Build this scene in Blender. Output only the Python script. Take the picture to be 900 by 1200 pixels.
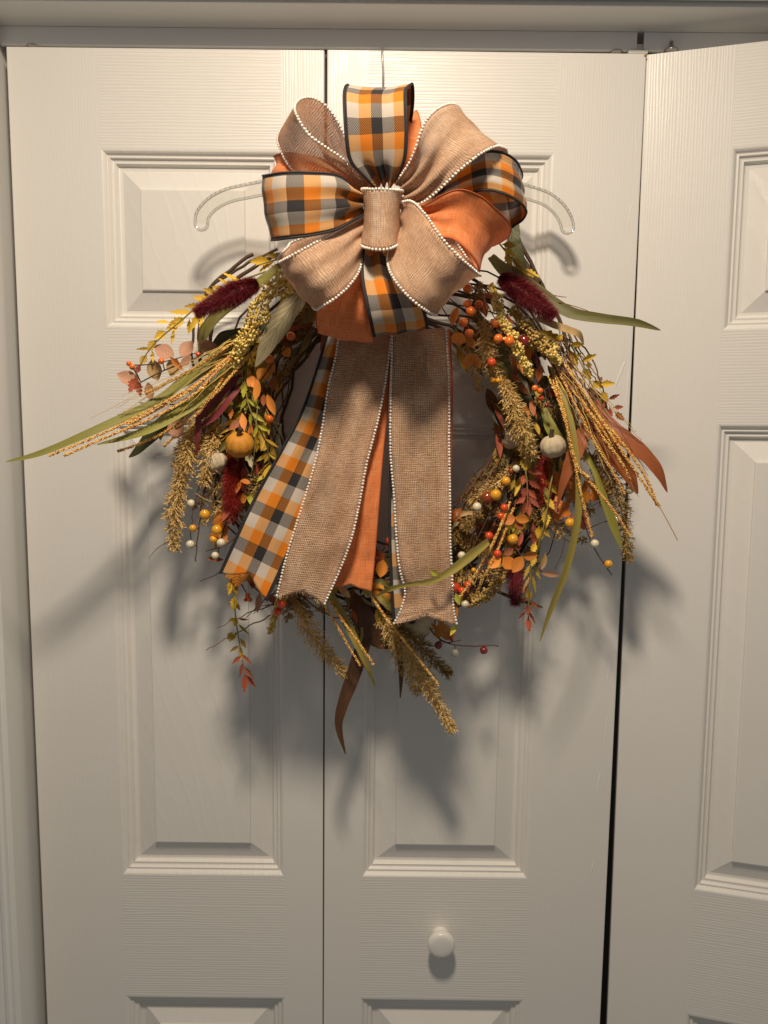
import bpy, bmesh, math, random
from mathutils import Vector, Matrix, noise
R = math.radians
random.seed(7)
rnd = random.Random(11)
U = rnd.uniform
sc = bpy.context.scene
C = sc.collection
for o in list(bpy.data.objects):
    bpy.data.objects.remove(o)

# ------------------------------------------------------------------ camera
CAM_D, CAM_Z, PITCH, ROLL, FPX = 0.958, 1.58, R(6.5), R(0.55), 902.0
cam_data = bpy.data.cameras.new('camera')
cam = bpy.data.objects.new('camera', cam_data)
C.objects.link(cam)
cam_data.sensor_fit = 'VERTICAL'
cam_data.sensor_height = 34.6
cam_data.lens = 34.6 * FPX / 1200.0
cam_data.clip_start = 0.02
cam_data.clip_end = 50
f = Vector((0, math.cos(PITCH), -math.sin(PITCH)))
u0 = Vector((0, math.sin(PITCH), math.cos(PITCH)))
r0 = Vector((1, 0, 0))
RI = math.cos(ROLL) * r0 + math.sin(ROLL) * u0
UP = -math.sin(ROLL) * r0 + math.cos(ROLL) * u0
FW = f
m = Matrix((RI, UP, -FW)).transposed().to_4x4()
m.translation = Vector((0, -CAM_D, CAM_Z))
cam.matrix_world = m
sc.camera = cam

# ------------------------------------------------------------------ light
world = bpy.data.worlds.new('World')
sc.world = world
world.use_nodes = True
bg = world.node_tree.nodes['Background']
bg.inputs[0].default_value = (1.0, 0.985, 0.945, 1)
bg.inputs[1].default_value = 0.140
lamp_data = bpy.data.lights.new('ceiling_lamp', 'AREA')
lamp_data.shape = 'DISK'
lamp_data.size = 0.16
lamp_data.energy = 15.8
lamp_data.color = (1.0, 0.85, 0.68)
lamp = bpy.data.objects.new('ceiling_lamp', lamp_data)
lamp.location = (-0.03, -0.72, 2.36)
C.objects.link(lamp)
sc.view_settings.view_transform = 'Standard'
sc.view_settings.look = 'None'
sc.view_settings.exposure = 0.0
sc.view_settings.gamma = 1.0
sc.render.engine = 'CYCLES'
sc.cycles.use_denoising = True
sc.cycles.max_bounces = 8
sc.cycles.transparent_max_bounces = 16
sc.cycles.caustics_refractive = False
sc.cycles.caustics_reflective = False

# ------------------------------------------------------------------ geometry helpers
def W(x, y, d=0.0):
    """a point of the place: the photograph's x, y at a distance d in front of the closed doors"""
    v = FW + (x - 450) / FPX * RI + (600 - y) / FPX * UP
    t = (CAM_D - d) / v.y
    return Vector((0, -CAM_D, CAM_Z)) + v * t
def PX(d=0.1):
    return (CAM_D - d) / FPX * 0.985
def cr(p0, p1, p2, p3, t):
    return 0.5 * ((2 * p1) + (p2 - p0) * t + (2 * p0 - 5 * p1 + 4 * p2 - p3) * t * t + (3 * p1 - p0 - 3 * p2 + p3) * t ** 3)
def spl(P, t):
    n = len(P) - 1
    if n == 0: return P[0]
    s = max(0.0, min(0.999999, t)) * n
    i = int(s); k = s - i
    return cr(P[max(i - 1, 0)], P[i], P[i + 1], P[min(i + 2, n)], k)
def lin(P, t):
    n = len(P) - 1
    s = max(0.0, min(0.999999, t)) * n
    i = int(s); k = s - i
    return P[i] * (1 - k) + P[i + 1] * k
class MB:
    def __init__(s): s.v = []; s.f = []; s.uv = []; s.mi = []
    def quadgrid(s, rows, uvs=None, close=False):
        b = len(s.v); nr = len(rows); nc = len(rows[0])
        for i, r_ in enumerate(rows):
            for j, p in enumerate(r_):
                s.v.append(tuple(p)); s.uv.append(uvs[i][j] if uvs else (j / max(1, nc - 1), i / max(1, nr - 1)))
        for i in range(nr - 1):
            for j in range(nc if close else nc - 1):
                k = (j + 1) % nc
                s.f.append((b + i * nc + j, b + i * nc + k, b + (i + 1) * nc + k, b + (i + 1) * nc + j))
        return b
    def tube(s, pts, rad, sides=6, cap=True):
        rows = []; prev = None; uvs = []; L = 0
        n = len(pts)
        for i, p in enumerate(pts):
            t = (pts[min(i + 1, n - 1)] - pts[max(i - 1, 0)])
            if t.length < 1e-9: t = Vector((0, 0, 1))
            t.normalize()
            a = prev if prev is not None else (Vector((0, 0, 1)) if abs(t.z) < .9 else Vector((1, 0, 0)))
            a = (a - t * a.dot(t))
            if a.length < 1e-6: a = t.orthogonal()
            a.normalize(); prev = a; b = t.cross(a)
            r = rad[i] if isinstance(rad, (list, tuple)) else rad
            if i: L += (p - pts[i - 1]).length
            rows.append([p + (a * math.cos(2 * math.pi * j / sides) + b * math.sin(2 * math.pi * j / sides)) * r for j in range(sides)])
            uvs.append([(j / sides, L) for j in range(sides)])
        b0 = s.quadgrid(rows, uvs, close=True)
        if cap:
            s.f.append(tuple(b0 + j for j in range(sides))[::-1])
            s.f.append(tuple(b0 + (n - 1) * sides + j for j in range(sides)))
    def tri(s, a, b, c):
        k = len(s.v); s.v += [tuple(a), tuple(b), tuple(c)]; s.uv += [(0, 0), (1, 0), (.5, 1)]; s.f.append((k, k + 1, k + 2))
    def ball(s, c, rx, ry=None, rz=None, seg=8, rings=6, M=None):
        ry = ry or rx; rz = rz or rx
        b = len(s.v)
        def add(x, y, z, uv):
            v = Vector((x * rx, y * ry, z * rz))
            if M is not None: v = M @ v
            s.v.append(tuple(v + c)); s.uv.append(uv)
        add(0, 0, 1, (0, 1))
        for i in range(1, rings):
            th = math.pi * i / rings
            for j in range(seg):
                ph = 2 * math.pi * j / seg
                add(math.sin(th) * math.cos(ph), math.sin(th) * math.sin(ph), math.cos(th), (j / seg, 1 - i / rings))
        add(0, 0, -1, (0, 0))
        for j in range(seg):
            s.f.append((b, b + 1 + j, b + 1 + (j + 1) % seg))
        for i in range(rings - 2):
            for j in range(seg):
                a = b + 1 + i * seg
                s.f.append((a + j, a + seg + j, a + seg + (j + 1) % seg, a + (j + 1) % seg))
        e = len(s.v) - 1; a = b + 1 + (rings - 2) * seg
        for j in range(seg):
            s.f.append((e, a + (j + 1) % seg, a + j))
    def box(s, lo, hi):
        b = len(s.v)
        for z in (lo[2], hi[2]):
            for (x, y) in ((lo[0], lo[1]), (hi[0], lo[1]), (hi[0], hi[1]), (lo[0], hi[1])):
                s.v.append((x, y, z)); s.uv.append((x, z))
        for q in ((0, 3, 2, 1), (4, 5, 6, 7), (0, 1, 5, 4), (1, 2, 6, 5), (2, 3, 7, 6), (3, 0, 4, 7)):
            s.f.append(tuple(b + k for k in q))
    def mesh(s, name, mats, smooth=True):
        me = bpy.data.meshes.new(name)
        me.from_pydata(s.v, [], s.f)
        uvl = me.uv_layers.new(name='UVMap')
        for l in me.loops:
            uvl.data[l.index].uv = s.uv[l.vertex_index]
        for mt in (mats if isinstance(mats, (list, tuple)) else [mats]): me.materials.append(mt)
        if s.mi and len(s.mi) == len(s.f):
            me.polygons.foreach_set('material_index', s.mi)
        if smooth: me.polygons.foreach_set('use_smooth', [True] * len(me.polygons))
        me.update()
        return me
def link(name, data, parent=None, loc=None):
    o = bpy.data.objects.new(name, data)
    C.objects.link(o)
    if parent is not None:
        o.parent = parent
        off = parent.get('_o')
        o.location = Vector(loc or (0, 0, 0)) - (Vector(off) if off is not None else Vector((0, 0, 0)))
    elif loc: o.location = loc
    return o
def build(mb, name, mat, parent=None, label=None, kind=None, smooth=True):
    o = link(name, mb.mesh(name, mat, smooth), parent)
    if label: o['label'] = label
    if kind: o['kind'] = kind
    return o
def root(name, loc, label, cat, group=None, kind=None):
    o = link(name, None); o.location = loc; o['_o'] = list(loc)
    if label: o['label'] = label
    if cat: o['category'] = cat
    if group: o['group'] = group
    if kind: o['kind'] = kind
    return o

# ------------------------------------------------------------------ materials
class N:
    def __init__(s, name):
        s.m = bpy.data.materials.new(name); s.m.use_nodes = True
        s.t = s.m.node_tree; s.b = s.t.nodes['Principled BSDF']; s.out = s.t.nodes['Material Output']
    def n(s, kind, **kw):
        nd = s.t.nodes.new('ShaderNode' + kind)
        for k, v in kw.items():
            if hasattr(nd, k): setattr(nd, k, v)
            else: nd.inputs[k].default_value = v
        return nd
    def l(s, a, b): s.t.links.new(a, b)
    def ramp(s, fac, stops, interp='LINEAR'):
        r = s.n('ValToRGB'); r.color_ramp.interpolation = interp
        el = r.color_ramp.elements
        while len(el) < len(stops): el.new(0.5)
        for e, (p, c) in zip(el, stops):
            e.position = p; e.color = (c[0], c[1], c[2], 1)
        s.l(fac, r.inputs[0]); return r.outputs[0]
    def mix(s, fac, a, b, mode='MIX'):
        x = s.n('Mix', data_type='RGBA', blend_type=mode)
        if isinstance(fac, (int, float)): x.inputs[0].default_value = fac
        else: s.l(fac, x.inputs[0])
        for i, q in ((6, a), (7, b)):
            if isinstance(q, tuple): x.inputs[i].default_value = (q[0], q[1], q[2], 1)
            else: s.l(q, x.inputs[i])
        return x.outputs[2]
    def math(s, op, a, b=None):
        x = s.n('Math', operation=op)
        for i, q in ((0, a), (1, b)):
            if q is None: continue
            if isinstance(q, (int, float)): x.inputs[i].default_value = q
            else: s.l(q, x.inputs[i])
        return x.outputs[0]
    def bump(s, h, strength, dist, prev=None):
        b = s.n('Bump'); b.inputs['Strength'].default_value = strength; b.inputs['Distance'].default_value = dist
        s.l(h, b.inputs['Height'])
        if prev is not None: s.l(prev, b.inputs['Normal'])
        return b.outputs[0]
    def mapping(s, vec, scale=(1, 1, 1), loc=(0, 0, 0), rot=(0, 0, 0)):
        mp = s.n('Mapping'); mp.inputs['Scale'].default_value = scale; mp.inputs['Location'].default_value = loc
        mp.inputs['Rotation'].default_value = rot
        s.l(vec, mp.inputs['Vector']); return mp.outputs[0]
    def tl(s, col, w):
        """a share of the light passes through the thin cloth or leaf"""
        tr = s.n('BsdfTranslucent'); mx = s.n('MixShader'); mx.inputs[0].default_value = w
        if isinstance(col, tuple): tr.inputs[0].default_value = (*col[:3], 1)
        else: s.l(col, tr.inputs[0])
        s.l(s.b.outputs[0], mx.inputs[1]); s.l(tr.outputs[0], mx.inputs[2]); s.l(mx.outputs[0], s.out.inputs[0])
        return mx

def noise_tex(k, vec, scale, detail=3, rough=.5, dist=0):
    t = k.n('TexNoise'); t.inputs['Scale'].default_value = scale; t.inputs['Detail'].default_value = detail
    t.inputs['Roughness'].default_value = rough; t.inputs['Distortion'].default_value = dist
    if vec is not None: k.l(vec, t.inputs['Vector'])
    return t.outputs[0]

def paint(name, grain, col=(.80, .775, .73), rough=.36):
    k = N(name); co = k.n('TexCoord').outputs['Object']
    nrm = None
    if grain:
        if grain == 'v': v = k.mapping(co, (1, 1, .055)); ax = 'X'
        elif grain == 'h': v = k.mapping(co, (.06, 1, 1)); ax = 'Z'
        if grain in 'vh':
            dn = noise_tex(k, k.mapping(co, (3, 1, .5) if grain == 'v' else (.5, 1, 3)), 9, 2)
            wv = k.n('TexWave', wave_type='BANDS', bands_direction=ax)
            wv.inputs['Scale'].default_value = 92 if grain == 'v' else 88
            wv.inputs['Distortion'].default_value = 5.5; wv.inputs['Detail'].default_value = 2
            wv.inputs['Detail Scale'].default_value = 1.4; wv.inputs['Detail Roughness'].default_value = .6
            k.l(v, wv.inputs['Vector'])
            n1 = noise_tex(k, v, 420, 3, .6)
            h = k.math('ADD', k.math('MULTIPLY', wv.outputs['Fac'], .7), k.math('MULTIPLY', n1, .55))
            h = k.math('MULTIPLY', h, k.math('ADD', dn, .25))
            nrm = k.bump(h, .17 if grain == 'h' else .10, .0015)
        else:
            v = k.mapping(co, (1, 1, .22))
            wv = k.n('TexWave', wave_type='RINGS', rings_direction='Y')
            wv.inputs['Scale'].default_value = 26; wv.inputs['Distortion'].default_value = 6
            wv.inputs['Detail'].default_value = 3; wv.inputs['Detail Scale'].default_value = 1.2
            k.l(v, wv.inputs['Vector'])
            sh = k.math('POWER', wv.outputs['Fac'], 5.0)
            dn = noise_tex(k, co, 14, 2)
            nrm = k.bump(k.math('MULTIPLY', sh, dn), .2, .0012)
    nrm = k.bump(noise_tex(k, co, 900, 2), .10, .0006, nrm)
    nrm = k.bump(noise_tex(k, co, 130, 2), .06, .0012, nrm)
    k.l(nrm, k.b.inputs['Normal'])
    tone = noise_tex(k, co, 5, 4, .6)
    c = k.mix(k.math('MULTIPLY', tone, .5), col, (col[0] * .94, col[1] * .925, col[2] * .88))
    k.l(c, k.b.inputs['Base Color'])
    rr = k.math('ADD', k.math('MULTIPLY', noise_tex(k, co, 40, 3), .22), rough - .11)
    k.l(rr, k.b.inputs['Roughness'])
    return k.m
M = {}
M['stile'] = paint('white paint, upright grain', 'v')
M['rail'] = paint('white paint, level grain', 'h')
M['panel'] = paint('white paint, cathedral grain', 'p')
M['smooth'] = paint('white paint, smooth', '', rough=.33)
M['jamb'] = paint('white paint, jamb', '', (.74, .74, .72), .45)
M['track'] = paint('grey painted steel track', '', (.86, .86, .88), .35)
def simple(name, col, rough=.5, metal=0, sheen=0, bump=0, var=.0, coat=0, scale=300):
    k = N(name); b = k.b
    b.inputs['Roughness'].default_value = rough; b.inputs['Metallic'].default_value = metal
    if coat: b.inputs['Coat Weight'].default_value = coat
    co = k.n('TexCoord').outputs['Object']
    if var:
        nz = noise_tex(k, co, scale * .4, 3)
        c = k.mix(nz, tuple(x * (1 - var) for x in col), tuple(min(1, x * (1 + var)) for x in col)); k.l(c, b.inputs['Base Color'])
    else: b.inputs['Base Color'].default_value = (*col, 1)
    if bump: k.l(k.bump(noise_tex(k, co, scale, 3), bump, .001), b.inputs['Normal'])
    return k.m
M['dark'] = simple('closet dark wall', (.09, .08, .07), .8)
M['steel'] = simple('zinc plated steel', (.62, .60, .56), .3, 1, bump=.1)
M['nylon'] = simple('milky nylon', (.75, .72, .66), .4)
M['wire'] = simple('galvanised wire', (.5, .48, .45), .35, 1)
def clear(name, tint, f0, body=0.0):
    k = N(name); tp = k.n('BsdfTransparent'); tp.inputs[0].default_value = (*tint, 1)
    df = k.n('BsdfDiffuse'); df.inputs[0].default_value = (.93, .92, .86, 1); m0 = k.n('MixShader'); m0.inputs[0].default_value = body
    k.l(tp.outputs[0], m0.inputs[1]); k.l(df.outputs[0], m0.inputs[2])
    gl = k.n('BsdfGlossy'); gl.inputs['Roughness'].default_value = .06; gl.inputs[0].default_value = (1, 1, 1, 1)
    lw = k.n('LayerWeight'); lw.inputs['Blend'].default_value = .35
    fac = k.math('ADD', k.math('MULTIPLY', lw.outputs['Fresnel'], .75), f0)
    mx = k.n('MixShader'); k.l(fac, mx.inputs[0]); k.l(m0.outputs[0], mx.inputs[1]); k.l(gl.outputs[0], mx.inputs[2]); k.l(mx.outputs[0], k.out.inputs[0])
    return k.m
M['clear'] = clear('clear plastic rim', (.985, .98, .95), .10, .22); M['web'] = clear('clear plastic web', (.985, .98, .96), .0, .03)  # white diffuse share in the rim imitates highlights along the plastic edges

def plaid():
    k = N('orange black and white check cotton')
    uv = k.n('UVMap').outputs[0]; sp = k.n('SeparateXYZ'); k.l(uv, sp.inputs[0])
    O, B, Wh = (.90, .48, .03), (.13, .118, .12), (.80, .745, .68)   # square roots: yarns mix darker than paints
    warp = k.ramp(sp.outputs[0], [(0, B), (.045, Wh), (.235, O), (.43, B), (.61, Wh), (.80, O), (.955, B)], 'CONSTANT')
    vv = k.math('FRACT', k.math('DIVIDE', sp.outputs[1], .0435))
    weft = k.ramp(vv, [(0, Wh), (.333, O), (.667, B)], 'CONSTANT')
    # thread scale mixing of the two yarn directions
    ph = k.math('MULTIPLY', sp.outputs[0], 190.0); pv = k.math('MULTIPLY', sp.outputs[1], 2700.0)
    th = k.math('MULTIPLY', k.math('SINE', ph), k.math('SINE', pv))
    mp = k.mapping(uv, (60, 900, 1)); nz = noise_tex(k, mp, 1.0, 3)
    fac = k.math('ADD', k.math('MULTIPLY', th, .30), k.math('ADD', k.math('MULTIPLY', nz, .3), .34))
    c = k.mix(fac, warp, weft)
    gm = k.n('Gamma'); gm.inputs[1].default_value = 2.0; k.l(c, gm.inputs[0]); c = gm.outputs[0]
    hem = k.ramp(sp.outputs[0], [(0, (1, 1, 1)), (.04, (0, 0, 0)), (.957, (1, 1, 1))], 'CONSTANT')
    c = k.mix(hem, c, (.025, .022, .022))
    k.l(c, k.b.inputs['Base Color']); k.b.inputs['Roughness'].default_value = .8
    k.b.inputs['Sheen Weight'].default_value = .15
    k.l(k.bump(th, .5, .0005, k.bump(nz, .2, .0006)), k.b.inputs['Normal'])
    k.tl(c, .16)
    return k.m
def burlap(name='natural burlap weave', cut=.55, thru=.30):
    k = N(name)
    uv = k.n('UVMap').outputs[0]; sp = k.n('SeparateXYZ'); k.l(uv, sp.inputs[0])
    # uneven yarns: each yarn wanders a little
    wob = noise_tex(k, k.mapping(uv, (9, 140, 1)), 1.0, 2)
    ph = k.math('MULTIPLY', k.math('ADD', sp.outputs[0], k.math('MULTIPLY', wob, .035)), 2 * math.pi * 30)
    pv = k.math('MULTIPLY', k.math('ADD', sp.outputs[1], k.math('MULTIPLY', wob, .0034)), 2 * math.pi / .0024)
    sa = k.math('ADD', k.math('MULTIPLY', k.math('SINE', ph), .5), .5)
    sb = k.math('ADD', k.math('MULTIPLY', k.math('SINE', pv), .5), .5)
    hgt = k.math('MAXIMUM', sa, sb)
    hole = k.math('MULTIPLY', k.math('SUBTRACT', 1, sa), k.math('SUBTRACT', 1, sb))
    n1 = noise_tex(k, k.mapping(uv, (7, 900, 1)), 1.0, 3, .7)
    n2 = noise_tex(k, k.mapping(uv, (120, 45, 1)), 1.0, 3, .7)
    n3 = noise_tex(k, k.mapping(uv, (2.2, 30, 1)), 1.0, 2)
    tone = k.math('ADD', k.math('ADD', k.math('MULTIPLY', n1, .55), k.math('MULTIPLY', n2, .35)), k.math('MULTIPLY', n3, .25))
    c = k.ramp(tone, [(.36, (.37, .19, .10)), (.54, (.68, .42, .255)), (.68, (.92, .69, .48))])
    c = k.mix(k.math('MULTIPLY', hole, .75), c, (.16, .075, .035))
    k.l(c, k.b.inputs['Base Color']); k.b.inputs['Roughness'].default_value = .85
    k.l(k.bump(hgt, .55, .0007, k.bump(n1, .5, .0008)), k.b.inputs['Normal'])
    mx = k.tl(c, thru)
    tp = k.n('BsdfTransparent'); m2 = k.n('MixShader')
    al = k.math('MULTIPLY', k.math('GREATER_THAN', hole, cut), .9)
    k.l(al, m2.inputs[0]); k.l(mx.outputs[0], m2.inputs[1]); k.l(tp.outputs[0], m2.inputs[2]); k.l(m2.outputs[0], k.out.inputs[0])
    return k.m
def linen():
    k = N('orange linen')
    uv = k.n('UVMap').outputs[0]
    n1 = noise_tex(k, k.mapping(uv, (3, 1400, 1)), 1.0, 3, .7)
    n2 = noise_tex(k, k.mapping(uv, (90, 50, 1)), 1.0, 3, .7)
    tone = k.math('ADD', k.math('MULTIPLY', n1, .5), k.math('MULTIPLY', n2, .5))
    c = k.ramp(tone, [(.36, (.66, .15, .03)), (.5, (.90, .27, .07)), (.63, (.97, .47, .21))])
    k.l(c, k.b.inputs['Base Color']); k.b.inputs['Roughness'].default_value = .75
    k.b.inputs['Sheen Weight'].default_value = .2
    k.l(k.bump(tone, .8, .0009), k.b.inputs['Normal'])
    k.tl(c, .24)
    return k.m
M['plaid'] = plaid(); M['burlap'] = burlap(); M['linen'] = linen(); M['sheer'] = burlap('loosely woven burlap, see-through', .26, .5)
M['hem'] = simple('black hem thread', (.02, .018, .018), .7, bump=.4, scale=1500)
M['orangehem'] = simple('rust hem thread', (.45, .09, .02), .7)
M['pearl'] = simple('ivory pearl plastic', (.80, .73, .64), .22, coat=.5)

def leafmat(name, c0, c1, c2=None, rough=.5, trans=.12, veins=0.25, isl=False, edge=None):
    """a leaf: base to tip tone along v, veins across, each leaf its own shade"""
    k = N(name); uv = k.n('UVMap').outputs[0]; sp = k.n('SeparateXYZ'); k.l(uv, sp.inputs[0])
    rv = k.n('NewGeometry').outputs['Random Per Island'] if isl else k.n('ObjectInfo').outputs['Random']
    co = k.n('TexCoord').outputs['Object']
    nz = noise_tex(k, k.mapping(uv, (3, 5, 1)), 1.6, 4, .6)
    c = k.mix(k.math('ADD', k.math('MULTIPLY', nz, .7), k.math('MULTIPLY', rv, .3)), c0, c1)
    if c2 is not None:
        c = k.mix(k.math('MULTIPLY', k.math('SMOOTH_MIN', sp.outputs[1], 1), .9), c, c2)
    au = k.math('ABSOLUTE', k.math('SUBTRACT', sp.outputs[0], .5))
    mid = k.math('LESS_THAN', au, .02)
    sv = k.math('SINE', k.math('MULTIPLY', k.math('SUBTRACT', sp.outputs[1], k.math('MULTIPLY', au, .5)), 60))
    side = k.math('GREATER_THAN', sv, .93)
    vn = k.math('MULTIPLY', k.math('MAXIMUM', mid, side), veins)
    c = k.mix(vn, c, tuple(x * .55 for x in c0))
    stk = noise_tex(k, k.mapping(uv, (22, .9, 1)), 1.0, 3, .7)
    val = k.math('ADD', k.math('MULTIPLY', rv, .45), k.math('ADD', k.math('MULTIPLY', stk, .9), .32))
    hs = k.n('HueSaturation'); k.l(c, hs.inputs['Color']); k.l(val, hs.inputs['Value']); c = hs.outputs[0]
    k.l(c, k.b.inputs['Base Color']); k.b.inputs['Roughness'].default_value = rough
    long = noise_tex(k, k.mapping(uv, (26, 1.2, 1)), 1.0, 2)
    k.l(k.bump(sv, .25 * (1 if veins > .1 else .2), .0006, k.bump(long, .5, .001)), k.b.inputs['Normal'])
    k.tl(c, trans)
    return k.m
M['olive'] = leafmat('olive strap leaf', (.13, .12, .03), (.30, .26, .075), veins=.0)
M['olivedark'] = leafmat('deep olive strap leaf', (.09, .085, .02), (.21, .19, .05), veins=.0)
M['green'] = leafmat('green strap leaf', (.19, .19, .025), (.47, .42, .08), veins=.0)
M['yolive'] = leafmat('yellowing strap leaf', (.26, .21, .04), (.46, .37, .09), veins=.0)
M['darkgreen'] = leafmat('dark green leaf', (.05, .055, .02), (.12, .115, .045), veins=.15)
M['palegreen'] = leafmat('pale sage leaf', (.42, .35, .18), (.66, .57, .34), veins=.75)
M['tan'] = leafmat('dry tan leaf', (.42, .25, .09), (.62, .42, .18), veins=.1)
M['wine'] = leafmat('wine red strap leaf', (.12, .014, .02), (.30, .05, .055), veins=0)
M['rust'] = leafmat('rust strap leaf', (.28, .075, .02), (.46, .14, .045), veins=0)
M['brownleaf'] = leafmat('dark brown strap leaf', (.045, .018, .008), (.17, .075, .03), veins=.05)
M['yellow'] = leafmat('golden yellow leaf', (.72, .40, .015), (.88, .60, .06), veins=.35)
M['lime'] = leafmat('yellow green leaf', (.42, .42, .03), (.70, .65, .08), veins=.2)
M['ochre'] = leafmat('ochre leaf', (.40, .25, .02), (.64, .42, .05), veins=.3)
M['redleaf'] = leafmat('brick red leaf', (.30, .045, .02), (.55, .14, .06), veins=.3)
M['pink'] = leafmat('dusty pink eucalyptus leaf', (.50, .235, .13), (.66, .37, .23), veins=.15)
M['orangeleaf'] = leafmat('orange round leaf', (.72, .20, .02), (.92, .38, .06), veins=.1)
M['maple'] = leafmat('orange autumn leaf', (.72, .33, .03), (.50, .07, .015), veins=.35)
M['filler'] = leafmat('dark olive filler leaf', (.09, .075, .02), (.24, .185, .045), veins=.2)  # dark olive-brown leaf colour for the filling
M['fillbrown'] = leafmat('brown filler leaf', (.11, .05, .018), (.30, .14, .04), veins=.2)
def grain_mat(name, stops, rough=.6, bump=.3):
    k = N(name); rv = k.n('NewGeometry').outputs['Random Per Island']
    c = k.ramp(rv, stops); k.l(c, k.b.inputs['Base Color']); k.b.inputs['Roughness'].default_value = rough
    k.l(k.bump(noise_tex(k, k.n('TexCoord').outputs['Object'], 800, 2), bump, .0006), k.b.inputs['Normal'])
    return k.m
M['millet'] = grain_mat('yellow millet grain', [(0, (.55, .36, .04)), (.5, (.80, .58, .13)), (1, (.90, .76, .34))])
M['milletdark'] = grain_mat('old gold millet grain', [(0, (.36, .21, .04)), (1, (.66, .46, .14))])
M['rope'] = grain_mat('speckled orange seed stem', [(0, (.22, .03, .01)), (.14, (.62, .18, .02)), (.4, (.80, .40, .06)), (.75, (.88, .60, .16)), (1, (.90, .72, .32))], .5)
M['plume'] = grain_mat('golden plume', [(0, (.42, .25, .06)), (.5, (.74, .50, .16)), (1, (.92, .72, .34))])
M['plumedark'] = grain_mat('brown gold plume', [(0, (.22, .13, .035)), (1, (.62, .41, .13))])
M['fuzzwine'] = grain_mat('wine fuzz', [(0, (.10, .005, .010)), (.6, (.21, .015, .024)), (1, (.38, .05, .06))], .5, 0)
M['fuzzred'] = grain_mat('red fuzz', [(0, (.20, .006, .004)), (.7, (.36, .018, .01)), (1, (.50, .06, .03))], .5, 0)
M['fuzzpink'] = grain_mat('pale pink fuzz', [(0, (.55, .17, .12)), (1, (.75, .35, .28))], .6, 0)
M['bark'] = simple('brown vine bark', (.085, .045, .025), .75, bump=.6, var=.5, scale=500)
M['twigred'] = simple('reddish twig', (.19, .085, .045), .7, bump=.4, var=.4, scale=500)
M['greenstem'] = simple('green wire stem', (.24, .2, .06), .6, var=.3)
M['strand'] = simple('golden dry strand', (.62, .40, .10), .6, var=.3)
M['b_orange'] = simple('orange berry', (.80, .17, .015), .22, coat=.6, var=.15, scale=120)
M['b_red'] = simple('vermilion berry', (.72, .075, .015), .22, coat=.6, var=.15, scale=120)
M['b_wine'] = simple('dark wine berry', (.19, .018, .012), .2, coat=.7, var=.2, scale=120)
M['b_brown'] = simple('chestnut berry', (.27, .05, .01), .2, coat=.7, var=.2, scale=120)
M['b_mustard'] = simple('mustard berry', (.78, .36, .02), .25, coat=.5, var=.15, scale=120)
M['b_cream'] = simple('cream berry', (.74, .66, .46), .25, coat=.5, var=.08, scale=120)
M['calyx'] = simple('dark berry eye', (.05, .025, .01), .6)
M['p_orange'] = simple('mustard orange pumpkin skin', (.60, .25, .022), .65, bump=.35, var=.2, scale=260)
M['p_cream'] = simple('cream pumpkin skin', (.56, .46, .30), .75, bump=.7, var=.22, scale=260)
M['p_rust'] = simple('rust pumpkin skin', (.38, .10, .02), .45, bump=.3, var=.3, scale=200)
M['pstem'] = simple('dark pumpkin stalk', (.05, .035, .02), .7, bump=.6, scale=400)

# ------------------------------------------------------------------ the closet opening
def lathe(mb, prof, c, axis='y', seg=32):
    rows = []
    for (r, h) in prof:
        rows.append([c + Vector((r * math.cos(2 * math.pi * j / seg), -h, r * math.sin(2 * math.pi * j / seg))) for j in range(seg)])
    mb.quadgrid(rows, close=True)
SOF = 2.0445                                            # underside of the head jamb
fr = root('door_frame', (0, .05, 0), 'white painted jambs and head casing around the closet opening', 'door frame', kind='structure')
def bx(name, lo, hi, mat, parent, label=None, bev=.0015):
    mb = MB(); mb.box(lo, hi)
    o = build(mb, name, mat, parent, label, smooth=False)
    bm = bmesh.new(); bm.from_mesh(o.data)
    if bev: bmesh.ops.bevel(bm, geom=list(bm.edges), offset=bev, segments=2, affect='EDGES', profile=.6)
    bm.to_mesh(o.data); bm.free()
    return o
JX = -.4622
bx('side_jamb', (JX - .022, -.046, 0), (JX, .12, SOF - .001), M['jamb'], fr)
bx('side_jamb', (1.045, -.046, 0), (1.067, .12, SOF - .001), M['jamb'], fr)
bx('head_jamb', (JX - .022, -.043, SOF), (1.067, .12, SOF + .022), M['jamb'], fr)
def casing(name, path, outward, parent):
    prof = [(0, 0), (0, .008), (.003, .0105), (.007, .0105), (.009, .0085), (.013, .010), (.020, .0125), (.034, .0135), (.050, .015), (.054, .0165), (.057, .0165), (.057, 0)]
    mb = MB(); rows = []
    for p in path:
        rows.append([Vector((p[0] + outward[0] * w, -.046 - h, p[1] + outward[1] * w)) for (w, h) in prof])
    mb.quadgrid(rows); return build(mb, name, M['jamb'], parent, smooth=False)
casing('side_casing', [(JX - .006, 0), (JX - .006, 2.12)], (-1, 0), fr)
casing('head_casing', [(JX - .0075 , SOF + .0055), (1.06, SOF + .0055)], (0, 1), fr)
wl = bx('wall', (-1.1, -.044, 0), (JX - .024, .1, 2.4), M['jamb'], None, bev=0); wl['kind'] = 'structure'; wl['label'] = 'white wall beside the closet opening'
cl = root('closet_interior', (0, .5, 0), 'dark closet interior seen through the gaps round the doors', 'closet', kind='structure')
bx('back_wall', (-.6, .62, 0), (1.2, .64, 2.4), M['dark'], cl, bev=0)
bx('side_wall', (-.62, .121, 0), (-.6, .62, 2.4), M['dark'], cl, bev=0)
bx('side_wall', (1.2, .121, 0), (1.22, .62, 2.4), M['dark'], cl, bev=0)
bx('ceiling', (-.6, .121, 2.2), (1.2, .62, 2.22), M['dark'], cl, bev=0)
bx('floor', (-.6, -.04, -.02), (1.2, .62, 0), M['dark'], cl, bev=0)

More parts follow.
